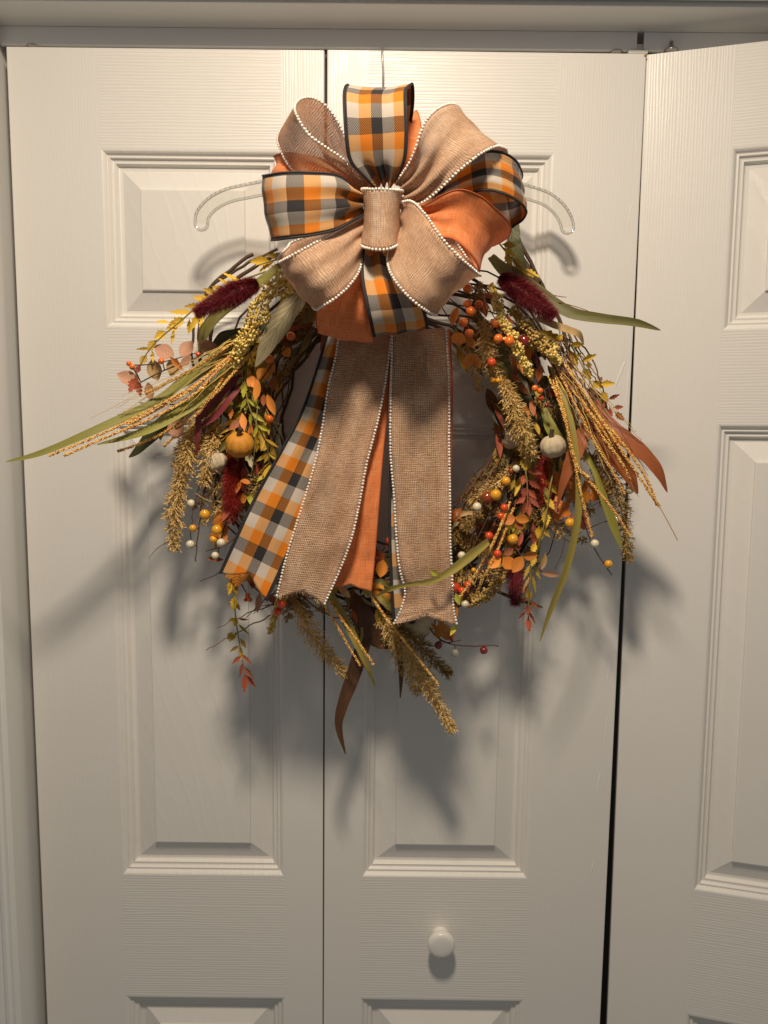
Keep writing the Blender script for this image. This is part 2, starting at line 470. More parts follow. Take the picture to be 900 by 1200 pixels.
# bifold track: two steel channel lengths meeting at the notch
tr = root('door_track', (.3, .03, 2.03), 'grey steel bifold track across the head of the opening', 'door track')
TZ = 2.0235
for x0, x1 in ((JX + .001, .2945), (.2988 + .004, 1.04)):
    mb = MB()
    prof = [(.012, SOF - .0004), (.012, TZ + .001), (.0135, TZ), (.017, TZ), (.017, TZ + .0015), (.0140, TZ + .0025), (.0140, SOF - .0004)]
    mb.quadgrid([[Vector((x, y, z)) for (y, z) in prof] for x in (x0, x1)])
    build(mb, 'track_channel', M['track'], tr, smooth=False)
    bx('track_lip', (x0, .030, TZ - .003), (x1, .034, TZ + .001), M['track'], tr, bev=.0005)
bx('track_joiner', (.2905, .0145, 2.0235), (.3065, .022, 2.032), M['nylon'], tr, bev=.0006)
bx('track_joiner', (.284, .008, 2.0185), (.307, .024, 2.0225), M['nylon'], tr, 'small cream clip under the track joint', bev=.0008)
for xx, yy, rr in ((W(727, 55).x, .018, .0022), (W(791, 52).x, .012, .0022), (W(12, 52).x + .02, .018, .0022)):
    mb = MB()
    mb.tube([Vector((xx, yy, 2.000)), Vector((xx, yy, 2.034))], rr, 10)
    mb.ball(Vector((xx, yy, 2.0235)), .0085, .0085, .0028, 14, 6)
    build(mb, 'guide_pin', M['steel'], tr)

# ------------------------------------------------------------------ the doors
PROF = [(0, 0), (.0012, .0001), (.0026, .0005), (.0044, .0020), (.0060, .0044), (.0070, .0050), (.0076, .0046), (.0088, .0044), (.0094, .0048), (.0100, .0066), (.0114, .0078),
        (.0130, .0082), (.0138, .0078), (.0150, .0078), (.0156, .0086), (.0162, .0106), (.0172, .0124), (.0186, .0130), (.0222, .0131), (.0226, .0127), (.0445, .0050), (.0450, .0046), (.0456, .0022), (.0468, .0018)]
TH = .034
def moulded_panel(x0, x1, z0, z1, parent, lab=None):
    mb = MB(); rows = []
    for (w, dp) in PROF:
        rows.append([Vector((x0 + w, dp, z0 + w)), Vector((x1 - w, dp, z0 + w)), Vector((x1 - w, dp, z1 - w)), Vector((x0 + w, dp, z1 - w))])
    for k_ in range(4):      # four mitred sides, sharp corners kept
        j = (k_ + 1) % 4
        mb.quadgrid([[r_[k_], r_[j]] for r_ in rows])
    b = len(mb.v); c = rows[-1]
    mb.v += [tuple(p) for p in c]; mb.uv += [(0, 0)] * 4; mb.f.append((b, b + 1, b + 2, b + 3))
    return build(mb, 'raised_panel', M['panel'], parent, lab, smooth=False)
Zt, Zb = 2.0155, .02
ZP = [(1.6940, 1.9030), (.9835, 1.5840), (.25, .8110)]
def stile(x0, x1, parent, side):
    mb = MB(); mb.box((x0, 0, Zb), (x1, TH, Zt))
    o = build(mb, 'stile', M['stile'], parent, smooth=False)
    bm = bmesh.new(); bm.from_mesh(o.data)
    xe = x0 if side < 0 else x1
    ed = [e for e in bm.edges if all(abs(v.co.x - xe) < 1e-5 for v in e.verts) and all(v.co.y < 1e-5 for v in e.verts)]
    bmesh.ops.bevel(bm, geom=ed, offset=.0018, segments=3, affect='EDGES', profile=.5)
    bm.to_mesh(o.data); bm.free()
def door(x, wd, sl, sr, label, group, rz=0, lean=0, y=0):
    d = root('bifold_door', (x, y, 0), label, 'door', group)
    d['_o'] = [0, 0, 0]
    d.location = (x, y, 0); d.rotation_euler = (0, R(lean), R(rz))
    stile(0, sl, d, -1); stile(wd - sr, wd, d, 1)
    zs = [Zt] + [z for p in reversed([(a, b) for a, b in ZP][::-1]) for z in (p[1], p[0])] + [Zb]
    for a, b in ((zs[0], zs[1]), (zs[2], zs[3]), (zs[4], zs[5]), (zs[6], zs[7])):
        mb = MB(); mb.box((sl, 0, b), (wd - sr, TH, a)); build(mb, 'rail', M['rail'], d, smooth=False)
    for (a, b) in ZP:
        moulded_panel(sl, wd - sr, a, b, d)
        mb = MB(); mb.box((sl, .016, a), (wd - sr, TH, b)); build(mb, 'panel_back', M['smooth'], d, smooth=False)
    return d
G = 'closet bifold door leaves'
dl = door(-.4512, .3737, .1075, .0505, 'flat white closet door leaf without a knob, beside the side jamb', G, lean=.07)
dm = door(-.0776, .3750, .0490, .1045, 'middle white closet door leaf, the one with the small round knob', G, lean=0.16)
dr = door(.3132, .3727, .0990, .0505, 'white closet door leaf standing slightly ajar, angled toward the viewer', G, rz=-15.3, lean=-.28, y=.002)
kc = W(517.5, 1109, .024)
kb = link('door_knob', None, dm)
mb = MB()
lathe(mb, [(.0001, .0262), (.006, .0261), (.0118, .0257), (.0150, .0248), (.0168, .0234), (.0178, .0212), (.0181, .0190), (.0175, .0165), (.0158, .0143), (.0132, .0125), (.0112, .0105), (.0102, .0085), (.0088, .0070), (.0104, .0040), (.0112, .0018), (.0112, -.001)], Vector((kc.x + .0776 - .0026, 0, kc.z)), seg=40)
bpy.data.objects.remove(kb)
build(mb, 'door_knob', M['smooth'], dm, 'small round white wooden knob')

def run(x0, y0, x1, y1, w):
    mb = MB(); P = [W(x0 + (x1 - x0) * i / 10, y0 + (y1 - y0) * i / 10, .0006) for i in range(11)]
    P = [Vector((p.x + .0776 - .0056 * (p.z / 2.0) + .0009 * noise.noise(p * 40), 0, p.z)) for p in P]
    rows = []
    for i, p in enumerate(P):
        ww = w * math.sin(math.pi * min(1, max(.04, (i / 10) ** .7))) ** .6
        rows.append([p + Vector((ww * q, -.0007 * (1 - q * q) + .0002, 0)) for q in (-1, -.6, 0, .6, 1)])
    mb.quadgrid(rows); build(mb, 'paint_run', M['glossy'], dm)
M['glossy'] = simple('glossy dried paint', (.82, .80, .76), .12, coat=.5)
for q in ((745, 148, 747, 182, .0012), (741, 238, 737, 262, .0010), (733, 422, 722, 452, .0022), (738, 430, 734, 470, .0014), (728, 470, 726, 508, .0016), (716, 770, 712, 800, .0014), (712, 838, 708, 880, .0012), (704, 905, 700, 930, .0012), (696, 1010, 693, 1022, .0015)):
    run(*q)
mb = MB(); mb.ball(Vector((.3735, .0002, 2.0135)), .0022, .0008, .0016, 8, 5); build(mb, 'paint_chip', simple('bare wood chip', (.36, .17, .05), .7), dm, 'small brown chip at the top corner')

# ------------------------------------------------------------------ hook and hanger
hk = MB()
pts = [Vector((W(448, 56).x, .012, 2.0165)), Vector((W(448, 56).x, .006, 2.0178)), Vector((W(448, 56).x, -.001, 2.0175)), Vector((W(448, 58).x, -.0035, 2.010)),
       W(449, 80, .006), W(449, 100, .012), W(450, 130, .03), W(450, 160, .05), W(451, 188, .068)]
hk.tube([spl(pts, i / 40) for i in range(41)], .0012, 8)
o = build(hk, 'wire_hook', M['wire']); o['label'] = 'thin grey wire hook bent over the top edge of the middle door'; o['category'] = 'hook'
hp = [(236, 262, 0.06), (238, 251, 0.0599), (250, 238, 0.0595), (268, 229, 0.0588), (290, 224, 0.058), (315, 219, 0.0571), (360, 209, 0.0554), (405, 200, 0.0537), (450, 195, 0.052), (500, 200, 0.0502), (550, 208, 0.0483), (590, 217, 0.0468), (617, 225, 0.0458), (640, 233, 0.045), (655, 245, 0.0444), (663, 258, 0.0441), (665, 266, 0.044)]
cp = [W(*q) for q in hp]
nS = 120
cen = [spl(cp, i / nS) for i in range(nS + 1)]
hg = root('coat_hanger', cp[8], 'clear plastic coat hanger with both arm ends showing beside the ribbon bow', 'coat hanger')
hw = .0072
side = []
for i in range(nS + 1):
    t = (cen[min(i + 1, nS)] - cen[max(i - 1, 0)]).normalized(); side.append(t.cross(Vector((0, 1, 0))).normalized() * -1)
mb = MB(); th = .0007
ring = []
for i in range(0, nS + 1):
    c, s_ = cen[i], side[i]
    ring.append([c + s_ * hw + Vector((0, -th, 0)), c - s_ * hw + Vector((0, -th, 0)), c - s_ * hw + Vector((0, th, 0)), c + s_ * hw + Vector((0, th, 0))])
mb.quadgrid(ring, close=True)
build(mb, 'web', M['web'], hg, smooth=False)
loop = [cen[i] + side[i] * hw for i in range(nS + 1)]
tend = (cen[nS] - cen[nS - 1]).normalized()
loop += [cen[nS] + side[nS] * hw * math.cos(a) + tend * hw * math.sin(a) for a in [math.pi * q / 8 for q in range(1, 8)]]
loop += [cen[i] - side[i] * hw for i in range(nS, -1, -1)]
t0_ = (cen[0] - cen[1]).normalized()
loop += [cen[0] - side[0] * hw * math.cos(a) + t0_ * hw * math.sin(a) for a in [math.pi * q / 8 for q in range(1, 9)]]
mb = MB(); mb.tube(loop, .0017, 8); build(mb, 'rim', M['clear'], hg)
mb = MB()
for i in range(6, nS - 6, 2):
    if 34 < i < 84: continue
    mb.ball(cen[i] + side[i] * (hw + .001) * (1 if side[i].z > 0 else -1), .0009, .0016, .0012, 6, 4)
build(mb, 'grip_ridges', M['clear'], hg, kind='stuff')

# ------------------------------------------------------------------ the ribbon bow
bow = root('ribbon_bow', W(448, 255, .17), 'large many-looped ribbon bow of burlap, orange linen and check cloth with long tails', 'bow')
RW = .0625
def ribbon(name, rungs, kind, notch=0.0, nl=64, nw=14, bulge=.0, wr=.0, seed=0, v0=0.0, label=None, fa=1.0, flip=False, sag=None, pearls=(True, True)):
    A = [W(*q[0:3]) for q in rungs]; B = [W(*q[3:6]) for q in rungs]
    if flip: A, B = B, A
    rows = []; uvs = []
    L = [0.0] * (nw + 1); prev = None
    vm = [0.0]
    for i in range(1, nl + 1):     # nominal ribbon length along the middle
        a = (spl(A, i / nl) + spl(B, i / nl)) / 2; b = (spl(A, (i - 1) / nl) + spl(B, (i - 1) / nl)) / 2
        vm.append(vm[-1] + (a - b).length)
    for i in range(nl + 1):
        row = []; uvr = []
        for j in range(nw + 1):
            u = j / nw
            te = 1.0 - notch * (1 - abs(2 * u - 1)) if notch else 1.0
            t = i / nl * te
            a, b = spl(A, t), spl(B, t)
            t2 = min(1, t + .01); t1 = max(0, t - .01)
            tan = ((spl(A, t2) + spl(B, t2)) - (spl(A, t1) + spl(B, t1)))
            ac = b - a
            nn = tan.cross(ac)
            nn = nn.normalized() if nn.length > 1e-9 else Vector((0, -1, 0))
            p = a.lerp(b, u)
            wid = ac.length; pinch = max(0.0, 1 - wid / RW)
            amp = bulge * 4 * u * (1 - u)
            p = p + nn * amp
            # cloth gathers where it is narrow
            fold = math.sin(u * math.pi * 5 + seed + 1.4 * noise.noise(Vector((t * 3, seed, 0)))) * min(.0055, pinch * .008) * fa
            p = p + nn * fold
            if wr:
                p = p + nn * wr * (noise.noise(Vector((u * 1.6, t * 4.5 + seed, seed * 1.7))) + .45 * noise.noise(Vector((u * 4, t * 11 + seed, seed))))
            row.append(p)
            x = t * nl; k0 = min(nl - 1, int(x)); uvr.append((u, v0 + vm[k0] + (vm[k0 + 1] - vm[k0]) * (x - k0)))
        rows.append(row); uvs.append(uvr)
    mb = MB(); mb.quadgrid(rows, uvs)
    mat = {'p': M['plaid'], 'b': M['burlap'], 'o': M['linen'], 's': M['sheer']}[kind]
    o = build(mb, name, mat, bow, label)
    o.data.polygons.foreach_set('use_smooth', [True] * len(o.data.polygons))
    sd = o.modifiers.new('thickness', 'SOLIDIFY'); sd.thickness = .0004; sd.offset = 0
    ed = [[r_[0] for r_ in rows], [r_[-1] for r_ in rows]]
    if kind == 'p':
        mb = MB()
        for e in ed: mb.tube(e, .0011, 6)
        build(mb, 'hem', M['hem'], o, 'black wired hem')
    elif kind == 'o':
        mb = MB()
        for e in ed: mb.tube(e, .0006, 5)
        build(mb, 'hem', M['orangehem'], o)
    else:
        mb = MB(); rp = random.Random(seed * 10 + 3)
        for q, e in enumerate(ed):
            if not pearls[q]: continue
            other = ed[1 - q]
            dist = 0; nxt = .002; k_ = 0
            for i in range(1, len(e)):
                a, b = e[i - 1], e[i]; l_ = (b - a).length
                while l_ > 0 and nxt <= dist + l_:
                    t = (nxt - dist) / l_
                    c = a.lerp(b, t)
                    out = (c - other[i]).normalized() * .0012
                    rr = .00148 * rp.uniform(.94, 1.05)
                    mb.ball(c + out + Vector((rp.uniform(-1, 1), rp.uniform(-1, 1), rp.uniform(-1, 1))) * .00015, rr, seg=10, rings=7)
                    nxt += .0034 * rp.uniform(.93, 1.08)
                dist += l_
        build(mb, 'pearl_trim', M['pearl'], o, 'string of small ivory pearls', kind='stuff')
    return o

ribbon('ribbon_loop', [(455, 215, .15, 475, 215, .15), (440, 180, .165, 487, 190, .158), (435, 150, .16, 492, 165, .155), (440, 130, .148, 493, 147, .145),
                       (445, 122, .135, 487, 133, .13), (440, 150, .12, 480, 150, .115), (455, 215, .12, 470, 215, .12)], 'o', seed=1, label='plain orange linen loop')
ribbon('ribbon_loop', [(430, 225, .15, 430, 240, .15), (385, 190, .155, 375, 235, .152), (345, 180, .155, 335, 238, .15), (327, 181, .142, 318, 238, .14),
                       (324, 185, .128, 318, 238, .125), (345, 190, .12, 335, 236, .115), (430, 228, .12, 430, 240, .12)], 'o', seed=2, label='plain orange linen loop')
# top left burlap, its inside showing
ribbon('ribbon_loop', [(440, 218, .188, 425, 224, .172), (408, 192, .203, 387, 218, .170), (382, 174, .212, 357, 209, .165), (363, 160, .216, 338, 192, .158), (351, 143, .215, 328, 172, .150), (345, 128, .206, 326, 160, .140),
                       (350, 118, .190, 332, 148, .125), (364, 115, .178, 345, 142, .118), (381, 124, .168, 360, 150, .112), (397, 146, .158, 375, 172, .108), (408, 172, .150, 390, 195, .106), (425, 200, .143, 412, 214, .115), (440, 220, .138, 432, 226, .128)],
       's', seed=3, nl=90, label='burlap loop opening upward so its inside shows')
ribbon('ribbon_loop', [(443, 219, .185, 459, 220, .185), (427, 205, .198, 467, 207, .195), (410, 188, .212, 475, 185, .205), (405, 160, .221, 477, 155, .212), (403, 125, .222, 476, 124, .212), (403, 108, .212, 476, 106, .202),
                       (405, 101, .196, 480, 100, .186), (409, 101, .178, 484, 100, .168), (412, 120, .164, 484, 125, .152), (415, 160, .150, 478, 158, .142), (440, 215, .14, 460, 215, .14)],
       'p', seed=4, nl=90, bulge=.003, v0=.020, label='checked loop standing upright, black hems')
# right checked loop behind the upper right burlap
ribbon('ribbon_loop', [(478, 236, .16, 482, 250, .16), (520, 205, .178, 522, 236, .172), (560, 180, .192, 564, 223, .188), (585, 178, .190, 588, 226, .190), (602, 187, .18, 605, 234, .184), (609, 198, .166, 616, 243, .172),
                       (611, 208, .152, 617, 252, .158), (603, 214, .142, 607, 262, .146), (572, 216, .132, 583, 268, .136), (482, 237, .12, 484, 256, .12)],
       'p', seed=5, nl=90, fa=.25, v0=.004, label='checked loop seen from its side behind the orange loop')
ribbon('ribbon_loop', [(464, 217, .185, 470, 241, .185), (477, 199, .203, 494, 236, .200), (487, 179, .215, 516, 219, .210), (493, 159, .221, 538, 198, .215), (501, 142, .217, 560, 181, .211), (515, 128, .206, 578, 172, .202),
                       (531, 123, .189, 590, 172, .187), (541, 129, .168, 592, 180, .168), (530, 150, .152, 580, 195, .152), (500, 190, .144, 530, 215, .144), (470, 222, .14, 478, 236, .14)],
       'b', seed=6, nl=90, bulge=.003, wr=.002, label='wide burlap loop fanned toward the upper corner')
ribbon('ribbon_loop', [(430, 290, .165, 450, 290, .165), (397, 322, .182, 448, 320, .182), (376, 348, .190, 444, 350, .190), (371, 370, .186, 440, 378, .186), (372, 387, .168, 438, 399, .167),
                       (376, 386, .146, 436, 397, .146), (400, 345, .132, 440, 352, .13), (430, 295, .13, 445, 295, .13)], 'o', seed=7, bulge=.002, wr=.002, label='plain orange linen loop hanging lowest')
ribbon('ribbon_loop', [(432, 284, .182, 457, 284, .182), (425, 300, .196, 468, 300, .190), (424, 325, .206, 480, 325, .200), (429, 355, .211, 492, 350, .201), (434, 378, .203, 499, 370, .192), (437, 391, .186, 501, 383, .176),
                       (438, 391, .165, 500, 383, .156), (436, 362, .150, 490, 350, .145), (440, 290, .14, 455, 290, .14)], 'p', seed=8, nl=80, bulge=.001, v0=.012, label='checked loop hanging below the knot')
ribbon('ribbon_loop', [(474, 238, .188, 480, 252, .186), (494, 241, .203, 492, 262, .198), (516, 229, .214, 512, 276, .206), (539, 222, .219, 531, 280, .211), (562, 229, .216, 547, 293, .209), (582, 245, .206, 558, 308, .200),
                       (598, 264, .189, 562, 320, .185), (594, 280, .166, 558, 318, .160), (560, 290, .148, 540, 300, .147), (520, 262, .14, 512, 275, .142), (485, 245, .13, 485, 255, .13)],
       'o', seed=9, nl=80, fa=.25, bulge=.007, wr=.0025, label='puffed orange linen loop with a shadow across it')
ribbon('ribbon_loop', [(430, 255, .188, 432, 286, .182), (410, 264, .205, 424, 303, .198), (390, 275, .218, 418, 320, .212), (370, 286, .228, 406, 336, .222), (350, 297, .233, 391, 349, .227), (335, 305, .225, 377, 357, .218),
                       (327, 309, .206, 369, 361, .202), (328, 302, .186, 365, 352, .182), (337, 292, .170, 372, 342, .166), (350, 282, .156, 385, 325, .152), (425, 258, .15, 430, 285, .15)],
       'b', seed=10, nl=90, fa=.5, bulge=.004, wr=.0012, label='burlap loop opening to the lower left of the knot')
ribbon('ribbon_loop', [(428, 229, .192, 427, 247, .190), (416, 218, .208, 413, 256, .204), (396, 205, .224, 393, 269, .219), (365, 202, .235, 365, 276, .230), (335, 202, .236, 340, 279, .231), (314, 205, .222, 325, 281, .217),
                       (308, 206, .202, 320, 281, .197), (311, 206, .182, 321, 281, .177), (340, 208, .163, 345, 275, .162), (425, 230, .15, 425, 248, .15)],
       'p', seed=11, nl=90, bulge=.003, v0=.0, label='broad checked loop pointing sideways beside the knot')
ribbon('ribbon_loop', [(467, 240, .195, 461, 282, .190), (482, 238, .212, 455, 300, .205), (497, 252, .228, 458, 318, .224), (516, 279, .238, 471, 337, .233), (535, 300, .239, 487, 353, .234), (552, 315, .229, 501, 363, .224),
                       (561, 323, .210, 511, 368, .206), (560, 322, .190, 511, 366, .186), (548, 306, .172, 500, 350, .168), (520, 270, .160, 480, 310, .158), (475, 245, .15, 465, 280, .15)],
       'b', seed=12, nl=90, fa=.5, bulge=.004, wr=.0012, label='burlap loop opening to the lower right of the knot')
# hanging tails
TD = .132
ribbon('ribbon_tail', [(462, 395, .118, 505, 395, .118), (460, 480, .125, 505, 480, .125), (457, 560, .128, 512, 560, .128), (456, 620, .134, 514, 620, .134), (458, 680, .138, 516, 680, .138), (461, 728, .140, 518, 722, .140)],
       'p', seed=13, notch=.04, label='checked tail almost hidden under the straight burlap tail')
ribbon('ribbon_tail', [(470, 385, .115, 527, 385, .115), (470, 450, .122, 530, 450, .122), (468, 540, .126, 529, 540, .126), (465, 600, .128, 527, 600, .128), (465, 650, .130, 523, 650, .130)],
       'o', seed=14, label='orange tail edging out beside the straight burlap tail')
ribbon('ribbon_tail', [(412, 385, .120, 461, 385, .120), (405, 430, .124, 457, 430, .124), (400, 480, .127, 454, 480, .127), (398, 530, .128, 449, 530, .128), (392, 580, .130, 445, 580, .132), (390, 630, .134, 441, 630, .136), (384, 665, .136, 438, 665, .138), (383, 690, .138, 435, 694, .140)],
       'o', seed=15, notch=.05, wr=.006, label='plain orange tail between the two burlap tails')
ribbon('ribbon_tail', [(384, 388, .118, 425, 392, .118), (371, 432, .122, 414, 440, .122), (352, 485, .126, 398, 500, .126), (330, 527, .130, 381, 548, .130), (300, 580, .138, 358, 605, .138), (278, 627, .145, 335, 655, .145), (257, 672, .150, 313, 704, .152)],
       'p', seed=16, nl=90, notch=.07, wr=.004, v0=.0, label='checked tail swung out to one side, notched end')
ribbon('ribbon_tail', [(400, 385, .125, 458, 385, .125), (394, 420, .135, 454, 420, .133), (386, 455, .140, 449, 455, .138), (379, 500, .143, 441, 495, .142), (370, 545, .145, 428, 545, .146), (358, 585, .148, 420, 590, .150), (345, 625, .152, 411, 630, .154), (335, 660, .155, 398, 665, .157), (325, 699, .158, 379, 708, .160)],
       'b', seed=17, nl=90, notch=.045, wr=.005, label='slanting burlap tail with pearl edges')
ribbon('ribbon_tail', [(461, 385, .128, 521, 385, .128), (460, 430, .136, 524, 430, .136), (459, 480, .142, 525, 480, .142), (459, 530, .145, 525, 530, .145), (463, 580, .147, 526, 580, .147), (466, 630, .150, 526, 630, .150), (470, 668, .153, 528, 668, .152), (476, 692, .150, 529, 692, .151), (472, 712, .153, 530, 710, .153), (463, 731, .160, 534, 731, .158)],
       'b', seed=18, nl=100, notch=.055, wr=.004, label='straight burlap tail hanging down the middle')
def fray(t_o, x0, y0, x1, y1, d):
    mb = MB()
    for i in range(60):
        t = U(0, 1); nb = 1 - abs(2 * t - 1)
        p = W(x0 + (x1 - x0) * t, y0 + (y1 - y0) * t - 13 * nb, d)
        q = p + Vector((U(-.002, .002), U(-.002, .001), -U(.001, .0045)))
        mb.tube([p + Vector((0, 0, .002)), (p + q) / 2 + Vector((U(-.0006, .0006), 0, 0)), q], .00022, 4)
    build(mb, 'loose_threads', M['burlapthread'], t_o, 'frayed threads at the cut end', kind='stuff')
M['burlapthread'] = simple('burlap yarn', (.58, .40, .25), .8)
TL = [o for o in bow.children if o.name.startswith('ribbon_tail')]
fray(TL[-2], 325, 700, 379, 709, .158); fray(TL[-1], 464, 730, 533, 730, .158)
# knot band
ribbon('knot_band', [(434, 226, .160, 434, 282, .160), (426, 224, .190, 424, 282, .190), (425, 223, .208, 425, 287, .208), (434, 223, .221, 434, 290, .220), (448, 223, .225, 448, 291, .223), (461, 224, .220, 459, 289, .219), (470, 225, .206, 466, 285, .206), (471, 226, .188, 470, 281, .188), (466, 228, .160, 466, 280, .160)],
       'b', seed=19, nl=50, nw=24, fa=0, bulge=.002, wr=.0012, label='burlap band round the centre of the bow')

# ------------------------------------------------------------------ the wreath
wr = root('autumn_wreath', W(460, 505, .05), 'round autumn wreath of vines, faux leaves, berries, plumes and tiny pumpkins', 'wreath')
def path(pp, n):
    P = [W(*q) for q in pp]; return [spl(P, i / n) for i in range(n + 1)]
def interp(ws, t):
    n = len(ws) - 1; s = max(0, min(.9999, t)) * n; i = int(s); k_ = s - i
    k_ = k_ * k_ * (3 - 2 * k_) if False else k_
    return ws[i] * (1 - k_) + ws[i + 1] * k_
def blade(pp, ws, mat, name='strap_leaf', fold=.25, tilt=0.0, n=26, parent=None, label=None, twist=0.0, wav=.0):
    """long leaf: centre line in pp, full widths ws in picture points, a shallow V section turned by tilt"""
    P = path(pp, n); rows = []; s = U(0, 50)
    for i, p in enumerate(P):
        t = (P[min(i + 1, n)] - P[max(i - 1, 0)]).normalized()
        sd = t.cross(FW).normalized(); nn = sd.cross(t).normalized()
        if nn.dot(FW) > 0: nn = -nn
        a = tilt + twist * (i / n - .5)
        s2 = sd * math.cos(a) + nn * math.sin(a); n2 = nn * math.cos(a) - sd * math.sin(a)
        w = max(.3, interp(ws, i / n) * (1 + .10 * noise.noise(Vector((i * .35, s, 0))))) * PX(pp[0][2]) / 2
        w /= max(.45, math.cos(a))
        off = n2 * wav * noise.noise(Vector((i * .2, s, 3)))
        row = []
        for q in (-1, -.5, 0, .5, 1):
            row.append(p + off + s2 * (w * q) - n2 * (w * fold * (1 - abs(q)) ** 1.3) + n2 * (w * .12 * noise.noise(Vector((i * .5, s, q * 2)))))
        rows.append(row)
    mb = MB(); mb.quadgrid(rows)
    o = build(mb, name, mat, parent or wr, label)
    return o

# leaf outlines of unit length (base at 0, tip along +Y, face +Z)
def leaf_mesh(name, widths, mat, fold=.12, curl=.15, jag=0, seed=0):
    rr = random.Random(seed); mb = MB(); rows = []; n = len(widths) - 1
    for i, w in enumerate(widths):
        y = i / n
        if jag and 0 < i < n: w2 = w * (1 + (jag if i % 2 else -jag)); y2 = y + (.03 if i % 2 else 0)
        else: w2 = w; y2 = y
        z = -curl * (y ** 2) + curl * .4 * y
        rows.append([Vector((q * w2 / 2, y2 if abs(q) > .6 else y, z - fold * w2 * (1 - abs(q)))) for q in (-1, -.5, 0, .5, 1)])
    mb.quadgrid(rows); return mb.mesh(name, mat)
ROUND = [.05, .42, .70, .88, .98, 1.0, .96, .84, .62, .36, .04]
SERR = [.06, .16, .46, .70, .86, .94, .82, .70, .52, .36, .16, .02]
LANCE = [.05, .35, .65, .88, 1.0, .95, .82, .6, .32, .02]
def lobed(name, mat, seed=0):
    rr = random.Random(seed); mb = MB(); n = 40; rows = [[], [], []]
    for j in range(n):
        a = 2 * math.pi * j / n
        base = .62 + .30 * abs(math.cos(2.5 * (a - math.pi / 2))) ** 1.5 + (.09 if j % 2 else -.06)
        if abs(((a - 1.5 * math.pi + math.pi) % (2 * math.pi)) - math.pi) < .45: base *= .6
        for k_, q in enumerate((.02, .55, 1)):
            r_ = base * q * .55
            rows[k_].append(Vector((r_ * math.cos(a), .5 + r_ * math.sin(a), -.35 * r_ * r_ + .06 * math.sin(3 * a + seed) * q)))
    uvs = [[(.5 + v.x, v.y) for v in r_] for r_ in rows]
    mb.quadgrid(rows, uvs, close=True); return mb.mesh(name, mat)
LM = {}
def leafvar(kind, mat):
    k_ = (kind, mat)
    if k_ not in LM:
        out = []
        for sd in range(3):
            if kind == 'round': out.append(leaf_mesh('round_leaf', ROUND, M[mat], .10 + .05 * sd, .10 + .12 * sd))
            elif kind == 'serr': out.append(leaf_mesh('toothed_leaf', SERR, M[mat], .22, .12 + .2 * sd, jag=.22))
            elif kind == 'lance': out.append(leaf_mesh('narrow_leaf', LANCE, M[mat], .18, .1 + .22 * sd))
            else: out.append(lobed('lobed_leaf', M[mat], sd))
        LM[k_] = out
    return rnd.choice(LM[k_])
def leaf(kind, mat, base, ang, L, w, parent, pitch=0.0, roll=0.0, name='leaf', label=None):
    """base = a point of the place; ang: 0 right, 90 up as seen from the front; L, w in picture points"""
    a = R(ang); p = R(pitch); r_ = R(roll)
    d = RI * (math.cos(a) * math.cos(p)) + UP * (math.sin(a) * math.cos(p)) - FW * math.sin(p)
    nn = (-FW) - d * (-FW).dot(d); nn.normalize()
    nn = Matrix.Rotation(r_, 3, d) @ nn
    sd = d.cross(nn).normalized()
    mt = Matrix((sd, d, nn)).transposed().to_4x4()
    s = PX(.1)
    mt = mt @ Matrix.Diagonal((w * s, L * s, min(w, L) * s, 1)); mt.translation = base
    o = link(name, leafvar(kind, mat), parent)
    off = Vector(parent['_o']) if parent.get('_o') is not None else Vector((0, 0, 0))
    mt.translation = Vector(base) - off
    o.matrix_local = mt
    if label: o['label'] = label
    return o
def stem(pp, r, mat, name='stem', parent=None, n=20, taper=.6, label=None, sides=6, kink=0.0):
    P = path(pp, n)
    if kink:
        s = U(0, 99)
        P = [p + Vector((noise.noise(Vector((i * .5, s, 0))), noise.noise(Vector((i * .5, s, 5))), noise.noise(Vector((i * .5, s, 9))))) * kink for i, p in enumerate(P)]
    mb = MB(); mb.tube(P, [r * (1 - (1 - taper) * i / n) for i in range(n + 1)], sides)
    o = build(mb, name, mat, parent or wr, label)
    return o
BM = {}
def berrymesh(mat, big=False):
    if mat not in BM:
        mb = MB(); mb.ball(Vector((0, 0, 0)), 1, 1, .97, 20, 12)
        n0 = len(mb.f)
        mb.ball(Vector((0, 0, -.95)), .20, .20, .09, 8, 4)
        mb.mi = [0] * n0 + [1] * (len(mb.f) - n0)
        BM[mat] = mb.mesh('berry', [M[mat], M['calyx']])
    return BM[mat]
def berry(x, y, d, r, mat, parent, name='berry', stemto=None, sx=1.0):
    c = W(x, y, d); s = r * PX(d)
    o = link(name, berrymesh(mat), parent)
    off = Vector(parent['_o']) if parent.get('_o') is not None else Vector((0, 0, 0))
    o.location = c - off
    o.rotation_euler = (R(U(20, 60)), R(U(-30, 30)), R(U(0, 360)))
    o.scale = (s, s, s * sx)
    return o
def spray(name, pp, r, mat, berries=(), leaves=(), label=None, kink=0.0):
    """one part: a stem that carries berries and leaves as its sub-parts"""
    st = stem(pp, r, M[mat], name, kink=kink, label=label)
    P = path(pp, 30)
    for b in berries:
        x, y, d, rr, bm_ = b[:5]
        c = W(x, y, d)
        q = min(P, key=lambda p: (p - c).length)
        if (q - c).length > rr * PX(d) * 1.1:
            mb = MB(); mid = (q + c) / 2 + Vector((0, 0, .002)); mb.tube([q, mid, c], [.0007, .0006, .0006], 5)
            build(mb, 'stalk', M[mat], st)
        berry(x, y, d, rr, bm_, st)
    for lf in leaves:
        kind, lm, x, y, d, a, L, w = lf[:8]
        leaf(kind, lm, W(x, y, d), a, L, w, st, *(lf[8:10] if len(lf) > 8 else (U(-25, 25), U(-35, 35))))
    return st
